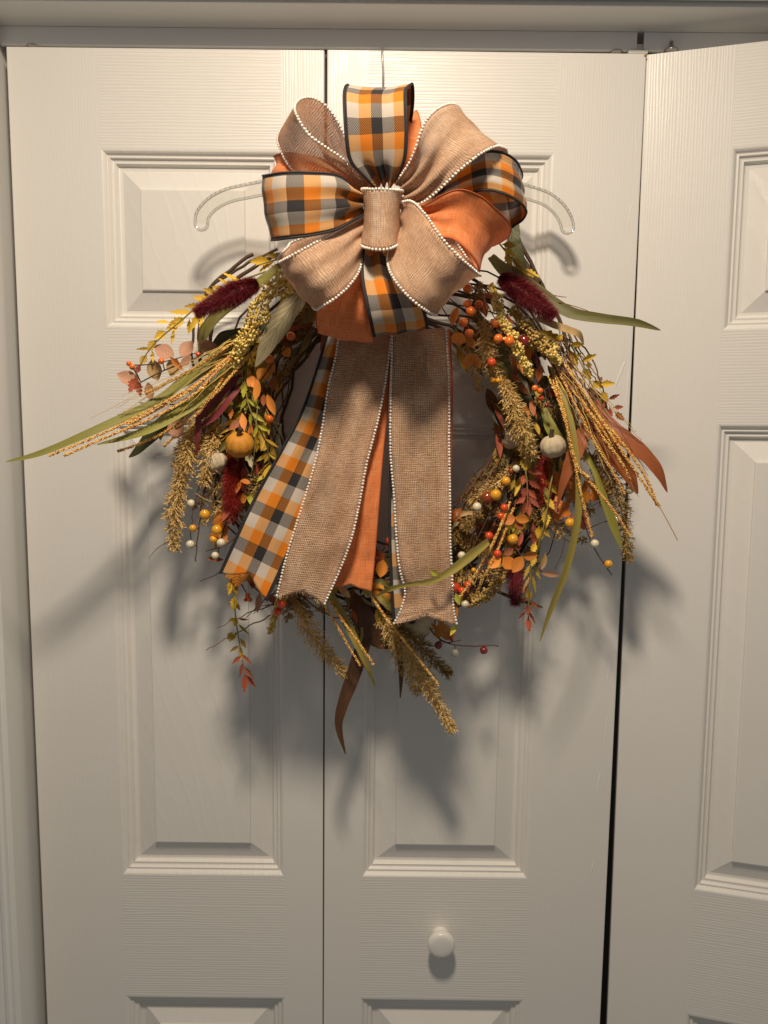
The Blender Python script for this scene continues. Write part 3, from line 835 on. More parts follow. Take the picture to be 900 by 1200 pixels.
def sprig(pp, mats, n, L, w, kind='serr', stemmat='greenstem', spread=45, name='leafy_sprig', label=None, r=.0011, first=0.0, cluster=1):
    """stem with leaves in alternate pairs; mats runs from base to tip"""
    st = stem(pp, r, M[stemmat], name, label=label)
    P = [W(*q) for q in pp]
    for i in range(n):
        t = first + (1 - first) * (i / max(1, n - 1))
        p = spl(P, t); q = spl(P, min(1, t + .03)) - spl(P, max(0, t - .03))
        ang = math.degrees(math.atan2(q.dot(UP), q.dot(RI)))
        mt = mats[min(len(mats) - 1, int(t * len(mats)))]
        for s in ((1, -1) if i < n - 1 else (1, -1, 0)):
            a = ang + s * spread * U(.6, 1.25)
            leaf(kind, mt, p, a, L * U(.75, 1.15), w * U(.7, 1.15), st, U(-25, 35), U(-55, 55))
    return st
def plume(pp, rad, mat='plume', n=120, label=None, name='grass_plume', fine=1.0):
    P = [W(*q) for q in pp]; mb = MB()
    mb.tube([spl(P, i / 24) for i in range(25)], [.0012 - .0008 * i / 24 for i in range(25)], 5)
    n = int(n * .95)
    for i in range(n):
        t = .06 + .93 * (i + U(0, 1)) / n
        p = spl(P, t); tg = (spl(P, min(1, t + .02)) - spl(P, max(0, t - .02))).normalized()
        ph = i * 2.4 + U(-.5, .5)
        a = tg.orthogonal().normalized(); b = tg.cross(a)
        rd = (a * math.cos(ph) + b * math.sin(ph))
        Lb = interp(rad, t) * PX(.1) * U(.75, 1.2)
        d = (rd * .85 + tg * U(.35, .8)).normalized()
        e = p + d * Lb; mid = p + d * Lb * .5 - rd * Lb * .04 + tg * Lb * .02
        mb.tube([p, mid, e], [.0005, .00045, .0003], 3, cap=False)
        for k_ in range(7):
            s = .25 + .75 * k_ / 6
            c = p.lerp(e, s)
            dd = (d + Vector((U(-1, 1), U(-1, 1), U(-1, 1))) * .9).normalized()
            ln = .0037 * U(.6, 1.4) * fine; wd = .00055
            o1 = dd.orthogonal().normalized() * wd; o2 = dd.cross(o1)
            m_ = c + dd * ln * .55; tip = c + dd * ln
            mb.tri(c, m_ + o1, tip); mb.tri(c, tip, m_ - o1); mb.tri(c, m_ + o2, tip); mb.tri(c, tip, m_ - o2)
    return build(mb, name, M[mat], wr, label, smooth=False)
def millet(pp, rad, mat='millet', dens=1.0, label=None):
    P = [W(*q) for q in pp]; mb = MB()
    Lt = sum((P[i + 1] - P[i]).length for i in range(len(P) - 1))
    mb.tube([spl(P, i / 20) for i in range(21)], .0012, 5)
    n = int(Lt / .00055 * dens)
    for i in range(n):
        t = (i + U(0, 1)) / n; p = spl(P, t)
        tg = (spl(P, min(1, t + .02)) - spl(P, max(0, t - .02))).normalized()
        a = tg.orthogonal().normalized(); b = tg.cross(a); ph = U(0, 6.283)
        lump = .72 + .45 * noise.noise(p * 130)
        rr = interp(rad, t) * PX(.1) * lump * 1.12
        for k_ in range(3):
            c = p + (a * math.cos(ph) + b * math.sin(ph)) * rr * U(.55, 1.0) + tg * U(-.002, .002)
            c += Vector((U(-1, 1), U(-1, 1), U(-1, 1))) * .0012
            ph += U(.1, .6)
            mb.ball(c, U(.0010, .0018), seg=6, rings=4)
    return build(mb, 'millet_spray', M[mat], wr, label)
def rope(pp, r=.0017, mat='rope', label=None, thin=None):
    P = [W(*q) for q in pp]; mb = MB()
    Lt = sum((P[i + 1] - P[i]).length for i in range(len(P) - 1))
    mb.tube([spl(P, i / 30) for i in range(31)], .0007, 5)
    if thin: mb.tube(path(thin, 12), .00045, 4)
    n = int(Lt / .0005)
    for i in range(n):
        t = (i + U(0, 1)) / n
        if t < .08 and U(0, 1) > t / .08: continue
        p = spl(P, t); tg = (spl(P, min(1, t + .02)) - spl(P, max(0, t - .02))).normalized()
        a = tg.orthogonal().normalized(); b = tg.cross(a)
        ph = i * 1.9 + U(-.6, .6); rr = r * U(.55, 1.0)
        c = p + (a * math.cos(ph) + b * math.sin(ph)) * rr * .7
        mb.ball(c, U(.0006, .00105), U(.0006, .001), U(.0006, .001), 5, 4)
    return build(mb, 'seed_stem', M[mat], wr, label)
def foxtail(pp, rad, mat, n=15000, hair=8, label=None, tipmat=None):
    P = [W(*q) for q in pp]; mb = MB(); rows = []
    N_ = 22
    for i in range(N_ + 1):
        t = i / N_; p = spl(P, t); tg = (spl(P, min(1, t + .02)) - spl(P, max(0, t - .02))).normalized()
        a = tg.orthogonal().normalized(); b = tg.cross(a)
        rr = interp(rad, t) * PX(.1) * .45 * (math.sin(math.pi * min(1, max(.02, t * .96 + .03))) ** .45)
        rows.append([p + (a * math.cos(2 * math.pi * j / 10) + b * math.sin(2 * math.pi * j / 10)) * rr for j in range(10)])
    mb.quadgrid(rows, close=True)
    for i in range(n):
        t = U(0, 1); p = spl(P, t); tg = (spl(P, min(1, t + .02)) - spl(P, max(0, t - .02))).normalized()
        a = tg.orthogonal().normalized(); b = tg.cross(a); ph = U(0, 6.283)
        rd = a * math.cos(ph) + b * math.sin(ph)
        env = math.sin(math.pi * min(1, max(.02, t * .96 + .03))) ** .45
        rr = interp(rad, t) * PX(.1) * 1.2
        q = p + rd * rr * U(.35, .7) * env
        d = (rd + tg * U(.15, .9) + Vector((U(-1, 1), U(-1, 1), U(-1, 1))) * .22).normalized()
        h = hair * PX(.1) * U(.5, 1.15)
        s = d.cross(Vector((U(-1, 1), U(-1, 1), U(-1, 1)))).normalized() * .00015
        mb.tri(q - s, q + s, q + d * h)
    return build(mb, 'foxtail', M[mat], wr, label, smooth=False)
def pumpkin(x, y, d, r, mat, stemdir=(.15, 1, .25), squash=.86, tiltx=20, tiltz=0, label=None, ribs=9, stalk=1.0):
    c = W(x, y, d); s = r * PX(d); mb = MB(); sg, rg = 54, 22
    rows = []
    for i in range(rg + 1):
        th = math.pi * i / rg; row = []
        for j in range(sg):
            ph = 2 * math.pi * j / sg
            rib = 1 - .10 * (1 - abs(math.sin(ribs * ph / 2))) ** 2.2 * math.sin(th) ** .6
            rad_ = math.sin(th) * rib; z = math.cos(th) * squash
            z -= .22 * math.exp(-((math.sin(th)) / .35) ** 2) * (1 if z > 0 else -.8)
            rad_ *= 1 + .04 * noise.noise(Vector((math.cos(ph) * 1.5, math.sin(ph) * 1.5, z * 2 + x)))
            row.append(Vector((rad_ * math.cos(ph), rad_ * math.sin(ph), z)) * s)
        rows.append(row)
    rot = Matrix.Rotation(R(tiltz), 3, 'Y') @ Matrix.Rotation(R(tiltx), 3, 'X')
    mb.quadgrid([[rot @ v + c for v in row] for row in rows], close=True)
    o = build(mb, 'pumpkin', M[mat], wr, label)
    mb = MB()
    sp = [Vector((0, 0, .55)), Vector((0, 0, .80)), Vector((.06, .02, 1.02)), Vector((.16, .04, 1.0 + .24 * stalk))]
    mb.tube([rot @ (v * s) + c for v in [spl(sp, q / 8) for q in range(9)]], [s * k_ for k_ in (.32, .24, .20, .18, .17, .16, .16, .17, .19)], 9)
    build(mb, 'stalk', M['pstem'], o)
    return o

# ---- vine ring
CX, CY = 462, 508
def ringpt(a, rr, d): return (CX + rr * math.cos(a), CY - rr * math.sin(a), d)
vr = root('grapevine_ring', (0, 0, 0), 'twisted brown grapevine base', None); vr.parent = wr; vr['_o'] = [0, 0, 0]; vr.location = -Vector(wr['_o'])
rv_ = random.Random(5)
for i in range(30):
    a0 = rv_.uniform(0, 6.283); span = rv_.uniform(2.2, 5.5); r0_ = rv_.uniform(135, 212); n = 40
    ph = rv_.uniform(0, 6.28); ph2 = rv_.uniform(0, 6.28); am = rv_.uniform(4, 20); fq = rv_.choice((3, 4, 5, 6))
    d0 = rv_.uniform(.018, .062)
    pp = []
    for k_ in range(n + 1):
        a = a0 + span * k_ / n
        rr = r0_ + am * math.sin(fq * a + ph) + 4 * math.sin(11 * a + ph2)
        pp.append(W(*ringpt(a, rr, max(.008, d0 + .012 * math.sin(fq * a + ph2)))))
    mb = MB(); r_ = rv_.uniform(.0009, .0023)
    mb.tube(pp, [r_ * (1 + .25 * noise.noise(p * 60)) * (1 - .4 * q / n) for q, p in enumerate(pp)], 6)
    build(mb, 'vine', M['bark'], vr)
for pp, r_ in (([(237, 440, .05), (233, 400, .05), (240, 350, .05), (262, 322, .05), (296, 298, .05)], .0021), ([(226, 430, .04), (226, 390, .04), (243, 342, .05), (275, 318, .05), (325, 292, .05)], .0016),
               ([(246, 420, .04), (250, 370, .05), (270, 335, .05), (300, 312, .05), (340, 290, .05)], .0022), ([(590, 262, .05), (606, 280, .055), (625, 315, .05), (655, 375, .05), (668, 420, .05), (668, 470, .05)], .0022),
               ([(613, 300, .06), (617, 318, .05), (619, 333, .04)], .0013), ([(600, 240, .05), (603, 270, .055), (608, 300, .05), (631, 332, .05)], .0045)):
    mb = MB(); P = path(pp, 30); mb.tube([p + Vector((noise.noise(p * 90), 0, noise.noise(p * 70))) * .002 for p in P], r_, 6); build(mb, 'vine', M['bark'], vr)
# ---- inner filling of the wreath: leaves, twigs and fern behind the showpieces
def allowed(a):
    """a: degrees, 0 right, 90 up"""
    return not (62 < a < 118)
fl = 0
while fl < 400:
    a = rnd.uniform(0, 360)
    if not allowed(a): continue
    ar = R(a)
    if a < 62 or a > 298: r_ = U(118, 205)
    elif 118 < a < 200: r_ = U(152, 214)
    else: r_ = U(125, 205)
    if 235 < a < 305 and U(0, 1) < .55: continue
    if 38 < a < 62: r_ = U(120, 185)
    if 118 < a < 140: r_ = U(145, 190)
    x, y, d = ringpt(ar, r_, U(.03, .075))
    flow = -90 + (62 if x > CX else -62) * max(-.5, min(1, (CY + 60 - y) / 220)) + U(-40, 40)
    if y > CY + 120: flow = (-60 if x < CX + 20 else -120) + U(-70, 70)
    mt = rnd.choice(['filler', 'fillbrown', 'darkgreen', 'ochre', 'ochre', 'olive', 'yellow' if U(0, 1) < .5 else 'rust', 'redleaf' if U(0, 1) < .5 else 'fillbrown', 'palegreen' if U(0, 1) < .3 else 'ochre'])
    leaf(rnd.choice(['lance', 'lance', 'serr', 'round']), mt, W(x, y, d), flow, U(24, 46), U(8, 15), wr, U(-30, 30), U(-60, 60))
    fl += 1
for i in range(56):
    a = R(rnd.choice([U(-60, 55), U(125, 240), U(-60, 55), U(225, 300)])); r_ = U(130, 215)
    x, y, d = ringpt(a, r_, U(.04, .075)); s = 1 if x > CX else -1
    L = U(40, 80); fa = R(-90 + s * U(5, 60)) if y < CY + 100 else R(-90 + s * -1 * U(0, 80))
    x2, y2 = x + L * math.cos(fa), y - L * math.sin(fa)
    if (x2 - CX) ** 2 + (y2 - CY) ** 2 < 112 ** 2: continue
    if i % 2: plume([(x, y, d), ((x + x2) / 2 + U(-6, 6), (y + y2) / 2, d + .01), (x2, y2, d + .005)], [5, 9, 8, 4], rnd.choice(['plumedark', 'plume']), 60)
    else: stem([(x, y, d), ((x + x2) / 2 + U(-9, 9), (y + y2) / 2 + U(-9, 9), d + .01), (x2, y2, d + .01)], U(.0006, .0011), M['twigred'], 'twig', kink=.004)

# ================================================================== showpieces, left side
blade([(278, 392, .085), (240, 424, .10), (190, 466, .115), (120, 500, .150), (50, 530, .168), (7, 541, .175)], [5, 9, 12, 10, 7, 1], M['green'], label='longest green strap leaf reaching far out over the door edge', tilt=.25)
blade([(292, 400, .09), (262, 440, .105), (225, 474, .12), (170, 505, .142), (114, 521, .152)], [6, 10, 12, 9, 1], M['green'], label='bright green strap leaf', tilt=-.2)
blade([(285, 400, .075), (245, 428, .085), (208, 452, .09), (176, 474, .09)], [9, 16, 13, 3], M['olive'], tilt=.3)
blade([(268, 455, .07), (228, 472, .08), (188, 500, .085), (162, 527, .085), (151, 536, .085)], [9, 18, 18, 9, 1], M['darkgreen'], label='broad dark olive strap leaf', tilt=-.2)
blade([(364, 325, .10), (348, 350, .115), (328, 378, .12), (312, 406, .118), (299, 430, .11)], [7, 22, 27, 19, 1], M['palegreen'], label='wide pale sage leaf with dark veins', tilt=.1, fold=.14)
blade([(332, 308, .085), (308, 328, .09), (283, 348, .09), (255, 368, .085), (238, 392, .075), (236, 415, .07)], [8, 12, 14, 16, 14, 5], M['olive'], tilt=.2)
blade([(310, 375, .07), (290, 392, .08), (262, 398, .08), (246, 412, .075)], [10, 20, 18, 3], M['darkgreen'], tilt=0)
blade([(288, 424, .08), (268, 452, .09), (247, 474, .095), (228, 499, .09)], [7, 10, 10, 2], M['wine'], label='wine red strap leaf', tilt=-.25)
blade([(292, 440, .08), (272, 464, .10), (252, 488, .10), (236, 497, .095), (230, 496, .09)], [4, 7, 8, 6, 2], M['wine'], label='wine red strap leaf curling back', tilt=.25)
blade([(232, 486, .10), (233, 500, .10), (231, 515, .10), (231, 533, .095)], [7, 7, 6, 1], M['wine'])
blade([(272, 450, .07), (258, 475, .08), (249, 490, .08)], [6, 13, 2], M['darkgreen'])
blade([(262, 462, .07), (268, 482, .08), (280, 497, .08)], [4, 16, 2], M['darkgreen'])
blade([(262, 430, .08), (250, 470, .085), (236, 510, .07)], [6, 12, 2], M['olive'])
foxtail([(302, 333, .105), (283, 340, .115), (262, 350, .12), (230, 367, .12)], [10, 13, 13, 8], 'fuzzwine', label='wine red foxtail')
blade([(330, 316, .095), (312, 325, .10), (299, 333, .10)], [4, 5, 5], M['green'])
foxtail([(275, 522, .075), (275, 555, .085), (273, 585, .088), (270, 607, .085)], [10, 14, 13, 9], 'fuzzred', n=14000, hair=7, label='deep red foxtail with a pale pink tip')
foxtail([(272, 600, .088), (269, 606, .088), (266, 611, .087)], [6, 7, 6], 'fuzzpink', n=900, hair=3.6, label='pale pink foxtail tip')
millet([(346, 322, .105), (332, 328, .115), (316, 340, .12), (306, 358, .122), (298, 378, .122), (287, 398, .12), (278, 414, .115), (273, 430, .11)], [9, 12, 10, 12, 13, 12, 8, 5], dens=1.25)
millet([(352, 318, .10), (342, 335, .112), (330, 345, .112)], [6, 9, 6])
for pp in ([(302, 388, .10), (270, 404, .11), (240, 424, .12), (205, 444, .125), (171, 461, .125)],
           [(306, 388, .105), (268, 418, .115), (230, 450, .125), (180, 478, .140), (120, 508, .156), (57, 534, .170)],
           [(308, 392, .105), (262, 428, .118), (225, 464, .128), (180, 489, .142), (130, 510, .156), (75, 534, .168)],
           [(304, 392, .105), (258, 427, .118), (222, 458, .13), (180, 482, .135), (150, 497, .138)],
           [(310, 398, .10), (280, 430, .11), (245, 468, .115), (190, 508, .115), (138, 529, .115)],
           [(275, 415, .10), (258, 448, .11), (232, 484, .115), (206, 503, .115)],
           [(262, 470, .09), (232, 500, .095), (205, 512, .095), (192, 523, .095)]):
    rope(pp, .0019, label='speckled orange seed stem')
# golden toothed sprig above the foxtail
def tips(stempts, items, mats, label, stemmat='greenstem', w=8, kind='serr'):
    """stem plus leaves given by base point, tip point, width"""
    st = stem(stempts, .001, M[stemmat], 'leafy_sprig', label=label)
    for it in items:
        x0, y0, x1, y1, ww, mt = it[:6]; d = it[6] if len(it) > 6 else stempts[0][2] + .006
        a = math.degrees(math.atan2(y0 - y1, x1 - x0)); L = math.hypot(x1 - x0, y1 - y0)
        leaf(kind, mt, W(x0, y0, d), a, L * 1.06, ww, st, U(-12, 18), U(-25, 40))
    return st
tips([(312, 318, .085), (275, 332, .09), (240, 352, .095), (212, 376, .10), (188, 396, .10), (172, 414, .10), (163, 432, .10)],
     [(286, 334, 262, 320, 9, 'yellow'), (276, 338, 257, 327, 8, 'yellow'), (266, 342, 247, 333, 9, 'yellow'), (258, 347, 238, 338, 9, 'yellow'), (248, 352, 226, 347, 11, 'yellow'), (238, 358, 214, 358, 8, 'yellow'),
      (228, 366, 199, 366, 9, 'yellow'), (236, 362, 221, 390, 8, 'yellow'), (218, 372, 198, 384, 12, 'yellow'), (210, 380, 196, 387, 12, 'yellow'), (200, 378, 182, 376, 7, 'yellow'), (222, 372, 220, 391, 6, 'yellow'),
      (204, 386, 201, 404, 5, 'yellow'), (196, 388, 182, 398, 12, 'yellow'), (184, 398, 172, 411, 13, 'yellow'), (178, 408, 158, 409, 4, 'yellow'), (178, 410, 180, 425, 5, 'yellow'), (172, 415, 165, 428, 9, 'yellow'), (240, 364, 234, 386, 6, 'yellow')],
     None, 'golden toothed sprig curving out over the wreath rim')
tips([(345, 298, .06), (318, 306, .07), (298, 312, .075)], [(318, 306, 292, 305, 13, 'yellow'), (325, 303, 300, 316, 11, 'ochre'), (336, 302, 310, 297, 9, 'ochre'), (330, 308, 312, 322, 9, 'yellow')], None, 'golden tuft beside the bow')
# dusty pink eucalyptus with red buds and a red maple tip
spray('eucalyptus_spray', [(285, 395, .07), (250, 412, .085), (215, 425, .095), (188, 436, .10), (165, 448, .10)], .0011, 'bark',
      berries=[(151, 426, .10, 3.2, 'b_orange'), (155, 430, .102, 3.6, 'b_orange'), (189, 423, .10, 3.8, 'b_orange'), (232, 415, .1, 3, 'b_red')],
      leaves=[('round', 'pink', 204, 418, .095, 152, 26, 19, 10, 15), ('round', 'pink', 212, 418, .095, 58, 23, 19, 0, -15), ('round', 'tan', 178, 421, .088, -78, 26, 19, 0, 10), ('round', 'pink', 163, 448, .10, 158, 27, 17, 10, 10),
              ('round', 'pink', 173, 448, .104, -80, 22, 16, 0, 30), ('round', 'pink', 214, 420, .098, -45, 10, 18, 0, 0), ('round', 'tan', 207, 420, .092, -112, 22, 17, 0, 0), ('lance', 'orangeleaf', 199, 418, .104, -48, 22, 8, 0, 20),
              ('round', 'pink', 255, 406, .085, 168, 25, 10, 0, 0), ('round', 'pink', 236, 405, .09, -18, 18, 14, 0, 0), ('serr', 'redleaf', 161, 441, .106, -118, 22, 13, 0, 0), ('serr', 'redleaf', 161, 444, .108, -82, 22, 11, 0, 20),
              ('serr', 'redleaf', 160, 438, .105, 74, 12, 8, 0, 0)], label='dusty pink eucalyptus twig')
stem([(152, 428, .10), (175, 427, .10), (200, 422, .095), (235, 412, .085)], .0008, M['bark'], 'twig')
spray('eucalyptus_spray', [(240, 470, .07), (218, 492, .085), (206, 498, .09)], .001, 'bark', leaves=[('round', 'pink', 204, 492, .098, -80, 22, 20, 0, 0), ('round', 'tan', 212, 490, .09, 200, 20, 9, 0, 20), ('round', 'ochre', 190, 500, .08, -100, 17, 8, 0, 20), ('round', 'rust', 214, 492, .088, -130, 18, 14, 0, 0)], label='pink leaf twig low on the wreath edge')
spray('berry_spray', [(250, 455, .09), (243, 448, .10), (236, 446, .10)], .001, 'bark', berries=[(238, 457, .105, 5.5, 'b_mustard')], leaves=[('round', 'orangeleaf', 240, 452, .10, -50, 13, 12, 0, 0)], label='single orange leaf pick')
blade([(222, 470, .05), (205, 474, .05), (163, 472, .05)], [1, 1.6, 1], M['fillbrown'], name='twig')
# plumes
plume([(236, 488, .075), (224, 515, .09), (216, 545, .095), (209, 575, .095), (204, 605, .095), (204, 643, .09)], [7, 14, 15, 9, 14, 12, 5], n=330, label='golden plume hanging off the wreath edge', fine=1.25)
plume([(258, 490, .07), (250, 515, .085), (244, 540, .09), (240, 566, .09)], [6, 12, 13, 5], n=150, label='golden plume', fine=1.2)
plume([(232, 500, .06), (215, 520, .07), (209, 545, .075)], [6, 12, 8], n=90, fine=1.15)
stem([(207, 628, .085), (198, 634, .085), (184, 643, .085), (174, 655, .085)], .0008, M['twigred'], 'twig', taper=.3)
pumpkin(281, 521, .105, 17, 'p_orange', tiltx=28, tiltz=2, label='small mustard orange pumpkin with a dark stalk', squash=.92)
pumpkin(253, 541, .085, 13.5, 'p_cream', tiltx=-20, tiltz=-30, squash=1.0, label='small cream pumpkin tucked beside the orange one')
spray('berry_spray', [(252, 555, .075), (240, 575, .085), (236, 600, .09), (231, 630, .09), (229, 658, .09)], .0010, 'bark',
      berries=[(240, 603, .095, 6.4, 'b_mustard'), (226, 619, .095, 4.6, 'b_mustard'), (223, 638, .092, 5.2, 'b_cream'), (224, 590, .085, 5, 'b_cream')], kink=.003, label='dark twig with mustard and cream berries')
stem([(233, 570, .085), (226, 600, .088), (223, 634, .09)], .0008, M['bark'], 'twig', kink=.003)
spray('berry_spray', [(272, 600, .07), (262, 620, .085), (255, 650, .09)], .0009, 'bark',
      berries=[(254, 621, .098, 6.4, 'b_mustard'), (250, 632, .098, 4.6, 'b_mustard'), (259, 636, .10, 5.4, 'b_cream'), (252, 651, .10, 4.6, 'b_cream')],
      leaves=[('lobed', 'maple', 262, 612, .08, -110, 34, 26, 0, 20), ('lance', 'rust', 262, 656, .085, 175, 22, 7, 0, 10)], label='mustard and cream berry twig beside the checked tail')
leaf('lobed', 'maple', W(258, 590, .07), -80, 36, 30, wr, 10, 20)
leaf('lobed', 'maple', W(285, 640, .07), -100, 40, 34, wr, 0, 0)
stem([(276, 630, .09), (262, 640, .09), (240, 646, .09)], .0007, M['bark'], 'twig')
stem([(262, 668, .10), (250, 675, .10), (234, 681, .10)], .0009, M['bark'], 'twig', taper=.4)
stem([(248, 588, .09), (240, 585, .095), (229, 578, .1)], .0008, M['tan'], 'twig')
# inner rim, left
spray('berry_spray', [(345, 400, .07), (330, 412, .085), (318, 428, .09), (306, 446, .09), (298, 458, .09)], .0009, 'bark',
      berries=[(341, 394, .095, 5.4, 'b_orange'), (329, 395, .075, 5.2, 'b_red'), (316, 421, .10, 5.6, 'b_orange'), (316, 491, .09, 5.4, 'b_orange')],
      leaves=[('round', 'orangeleaf', 300, 450, .10, 150, 13, 13, 0, 0), ('round', 'orangeleaf', 303, 446, .102, -100, 24, 10, 0, 20), ('round', 'orangeleaf', 292, 446, .1, -20, 13, 12, 0, 0), ('round', 'orangeleaf', 312, 432, .09, -130, 16, 15, 0, 0), ('round', 'orangeleaf', 318, 424, .09, -95, 15, 11, 0, 0),
              ('round', 'orangeleaf', 313, 462, .095, -70, 26, 10, 0, 10), ('round', 'rust', 309, 462, .095, -92, 14, 8, 0, 20), ('round', 'orangeleaf', 332, 406, .08, -60, 14, 12, 0, 0), ('round', 'rust', 322, 440, .075, -100, 20, 10, 0, 0), ('round', 'rust', 334, 400, .07, -70, 16, 12, 0, 0)],
      label='orange round leaves and glossy orange berries on the inner rim')
stem([(316, 491, .085), (326, 505, .08), (331, 530, .07)], .0005, M['greenstem'], 'twig')
for pp in ([(292, 415, .085), (288, 440, .09), (290, 470, .095), (300, 495, .095), (312, 520, .09), (316, 545, .08)], [(300, 425, .07), (296, 455, .075), (280, 485, .08), (272, 505, .08)], [(318, 520, .07), (314, 550, .075), (306, 580, .075), (298, 600, .07)]):
    sprig(pp, ['ochre', 'lime', 'yellow'], 9, 19, 6, 'lance', spread=40, label='narrow yellow green leaves on a thin stem')
tips([(286, 425, .09), (284, 440, .095), (285, 452, .095)], [(287, 446, 284, 466, 9, 'lime'), (290, 452, 300, 462, 6, 'yellow')], None, 'yellow green leaf pair')
for (x, y) in ((294, 566), (286, 590)):
    leaf('round', 'orangeleaf', W(x, y, .10), U(0, 180), 13, 11, wr, 30, 60, label='small curled orange petal leaf')
leaf('serr', 'ochre', W(330, 345, .06), -75, 45, 20, wr); leaf('serr', 'filler', W(345, 365, .06), -85, 40, 16, wr)
plume([(362, 345, .065), (356, 365, .07), (350, 395, .065)], [6, 12, 6], 'plumedark', 90); plume([(345, 370, .06), (330, 385, .065), (322, 410, .06)], [6, 11, 6], 'plumedark', 80)
plume([(295, 440, .06), (285, 470, .07), (275, 495, .07)], [6, 12, 7], 'plumedark', 100); plume([(305, 430, .055), (310, 460, .06), (306, 500, .06)], [6, 10, 6], 'plumedark', 80)
for i in range(12):
    a = U(0, 6); x, y = 300 + 24 * math.cos(a), 520 + 60 * math.sin(a)
    stem([(x, y, .07), (x + U(-12, 12), y + U(5, 20), .08), (x + U(-10, 10), y + U(20, 40), .075)], .0005, M['greenstem'], 'twig', kink=.004)
stem([(302, 470, .095), (300, 500, .11), (297, 540, .115), (290, 582, .10)], .0005, M['greenstem'], 'twig')
# ================================================================== bottom
leaf('lobed', 'maple', W(283, 655, .09), -100, 34, 34, wr, 10, 10, label='orange autumn leaf under the checked tail')
leaf('lobed', 'redleaf', W(296, 662, .085), -60, 24, 24, wr, 0, 0)
st = tips([(272, 672, .085), (274, 700, .09), (277, 730, .09), (282, 762, .09), (289, 798, .088)],
     [(273, 675, 268, 698, 9, 'yellow'), (274, 678, 278, 700, 8, 'ochre'), (270, 680, 266, 692, 5, 'ochre'), (276, 698, 272, 716, 11, 'yellow'), (275, 704, 281, 716, 7, 'ochre'), (277, 722, 274, 735, 9, 'yellow'), (276, 724, 267, 728, 4, 'ochre'),
      (279, 725, 291, 727, 4, 'rust'), (278, 730, 292, 745, 4, 'ochre'), (273, 740, 266, 750, 8, 'yellow'), (278, 742, 268, 752, 6, 'ochre'), (281, 748, 289, 760, 6, 'ochre'), (281, 755, 283, 775, 9, 'yellow'), (281, 756, 269, 764, 5, 'ochre'),
      (283, 768, 272, 778, 6, 'redleaf'), (283, 766, 295, 779, 5, 'redleaf'), (285, 776, 279, 795, 7, 'redleaf'), (286, 780, 298, 797, 6, 'redleaf'), (287, 790, 300, 808, 6, 'redleaf'), (287, 788, 287, 813, 8, 'redleaf')],
     None, 'hanging sprig, yellow above and brick red at its tip', w=8)
spray('berry_spray', [(280, 680, .08), (286, 690, .085), (291, 699, .09)], .0009, 'bark', berries=[(290, 698, .09, 3.4, 'b_orange'), (293, 703, .092, 3, 'b_orange'), (288, 703, .09, 2.5, 'b_red')], label='small orange bud twig')
spray('eucalyptus_spray', [(285, 675, .075), (300, 690, .08), (315, 702, .085)], .0011, 'bark', leaves=[('round', 'pink', 305, 694, .085, -100, 26, 9, 0, 20), ('round', 'rust', 296, 690, .08, 90, 20, 10, 0, 0), ('lance', 'redleaf', 312, 696, .085, -40, 20, 9, 0, 0)], label='brown twig with one pale leaf')
millet([(334, 694, .09), (328, 706, .10), (322, 722, .10), (317, 740, .095)], [4, 7, 5, 4], dens=.9)
spray('berry_spray', [(335, 690, .09), (329, 705, .098)], .0009, 'bark', berries=[(330, 708, .115, 5.6, 'b_red'), (325, 717, .112, 5.2, 'b_red')], label='two vermilion berries at the end of the burlap tail')
for pp in ([(352, 700, .06), (320, 708, .07), (292, 718, .075), (254, 736, .07)], [(350, 703, .06), (316, 722, .07), (280, 740, .07), (243, 761, .07)], [(370, 700, .06), (345, 706, .07), (318, 716, .07)], [(365, 690, .06), (340, 700, .06), (330, 718, .065)]):
    stem(pp, .0010, M['twigred'], 'twig', kink=.003, taper=.4)
for i in range(9):
    x = U(325, 370); stem([(x, 690, .06), (x - U(10, 25), 702 + U(0, 8), .07), (x - U(25, 45), 712 + U(-4, 14), .07)], .0007, M['twigred'], 'twig', kink=.003)
plume([(340, 690, .07), (350, 715, .08), (365, 742, .085), (385, 768, .088), (407, 792, .085)], [2, 4, 15, 14, 9, 4], n=210, label='golden brown plume hanging below the burlap tail', fine=1.15)
plume([(345, 690, .06), (352, 706, .065), (360, 722, .065)], [5, 12, 7], 'plumedark', 60)
rope([(379, 706, .115), (390, 725, .12), (404, 750, .12), (422, 780, .118)], .0018, label='speckled orange seed stem')
rope([(386, 703, .115), (400, 725, .12), (418, 750, .12), (438, 779, .118)], .0018, label='speckled orange seed stem')
rope([(436, 700, .12), (455, 728, .125), (483, 763, .125), (514, 803, .12)], .0018, label='speckled orange seed stem')
blade([(384, 690, .09), (398, 715, .10), (414, 745, .105), (430, 780, .105), (440, 805, .10)], [7, 10, 10, 7, 1], M['yolive'], label='olive strap leaf pointing down', tilt=.2)
blade([(430, 700, .07), (428, 745, .085), (421, 770, .09), (411, 800, .092), (401, 828, .092), (397, 852, .09), (405, 884, .085)], [10, 16, 18, 17, 13, 9, 1], M['brownleaf'], label='long dark brown leaf curling at the lowest tip', tilt=-.15)
blade([(420, 698, .075), (425, 722, .085), (440, 748, .085), (456, 760, .08)], [14, 26, 22, 2], M['brownleaf'], fold=.2)
blade([(447, 705, .07), (462, 735, .08), (468, 760, .08), (470, 790, .08), (469, 818, .075)], [8, 14, 7, 6, 1], M['brownleaf'], label='narrow dark leaf tip')
blade([(424, 735, .09), (424, 746, .092), (420, 758, .09)], [3, 4, 2], M['green'])
blade([(432, 680, .08), (446, 700, .10), (458, 712, .10), (472, 724, .09)], [6, 9, 9, 3], M['yolive'], tilt=.2)
blade([(395, 686, .10), (404, 694, .115), (410, 700, .11)], [3, 9, 2], M['tan'])
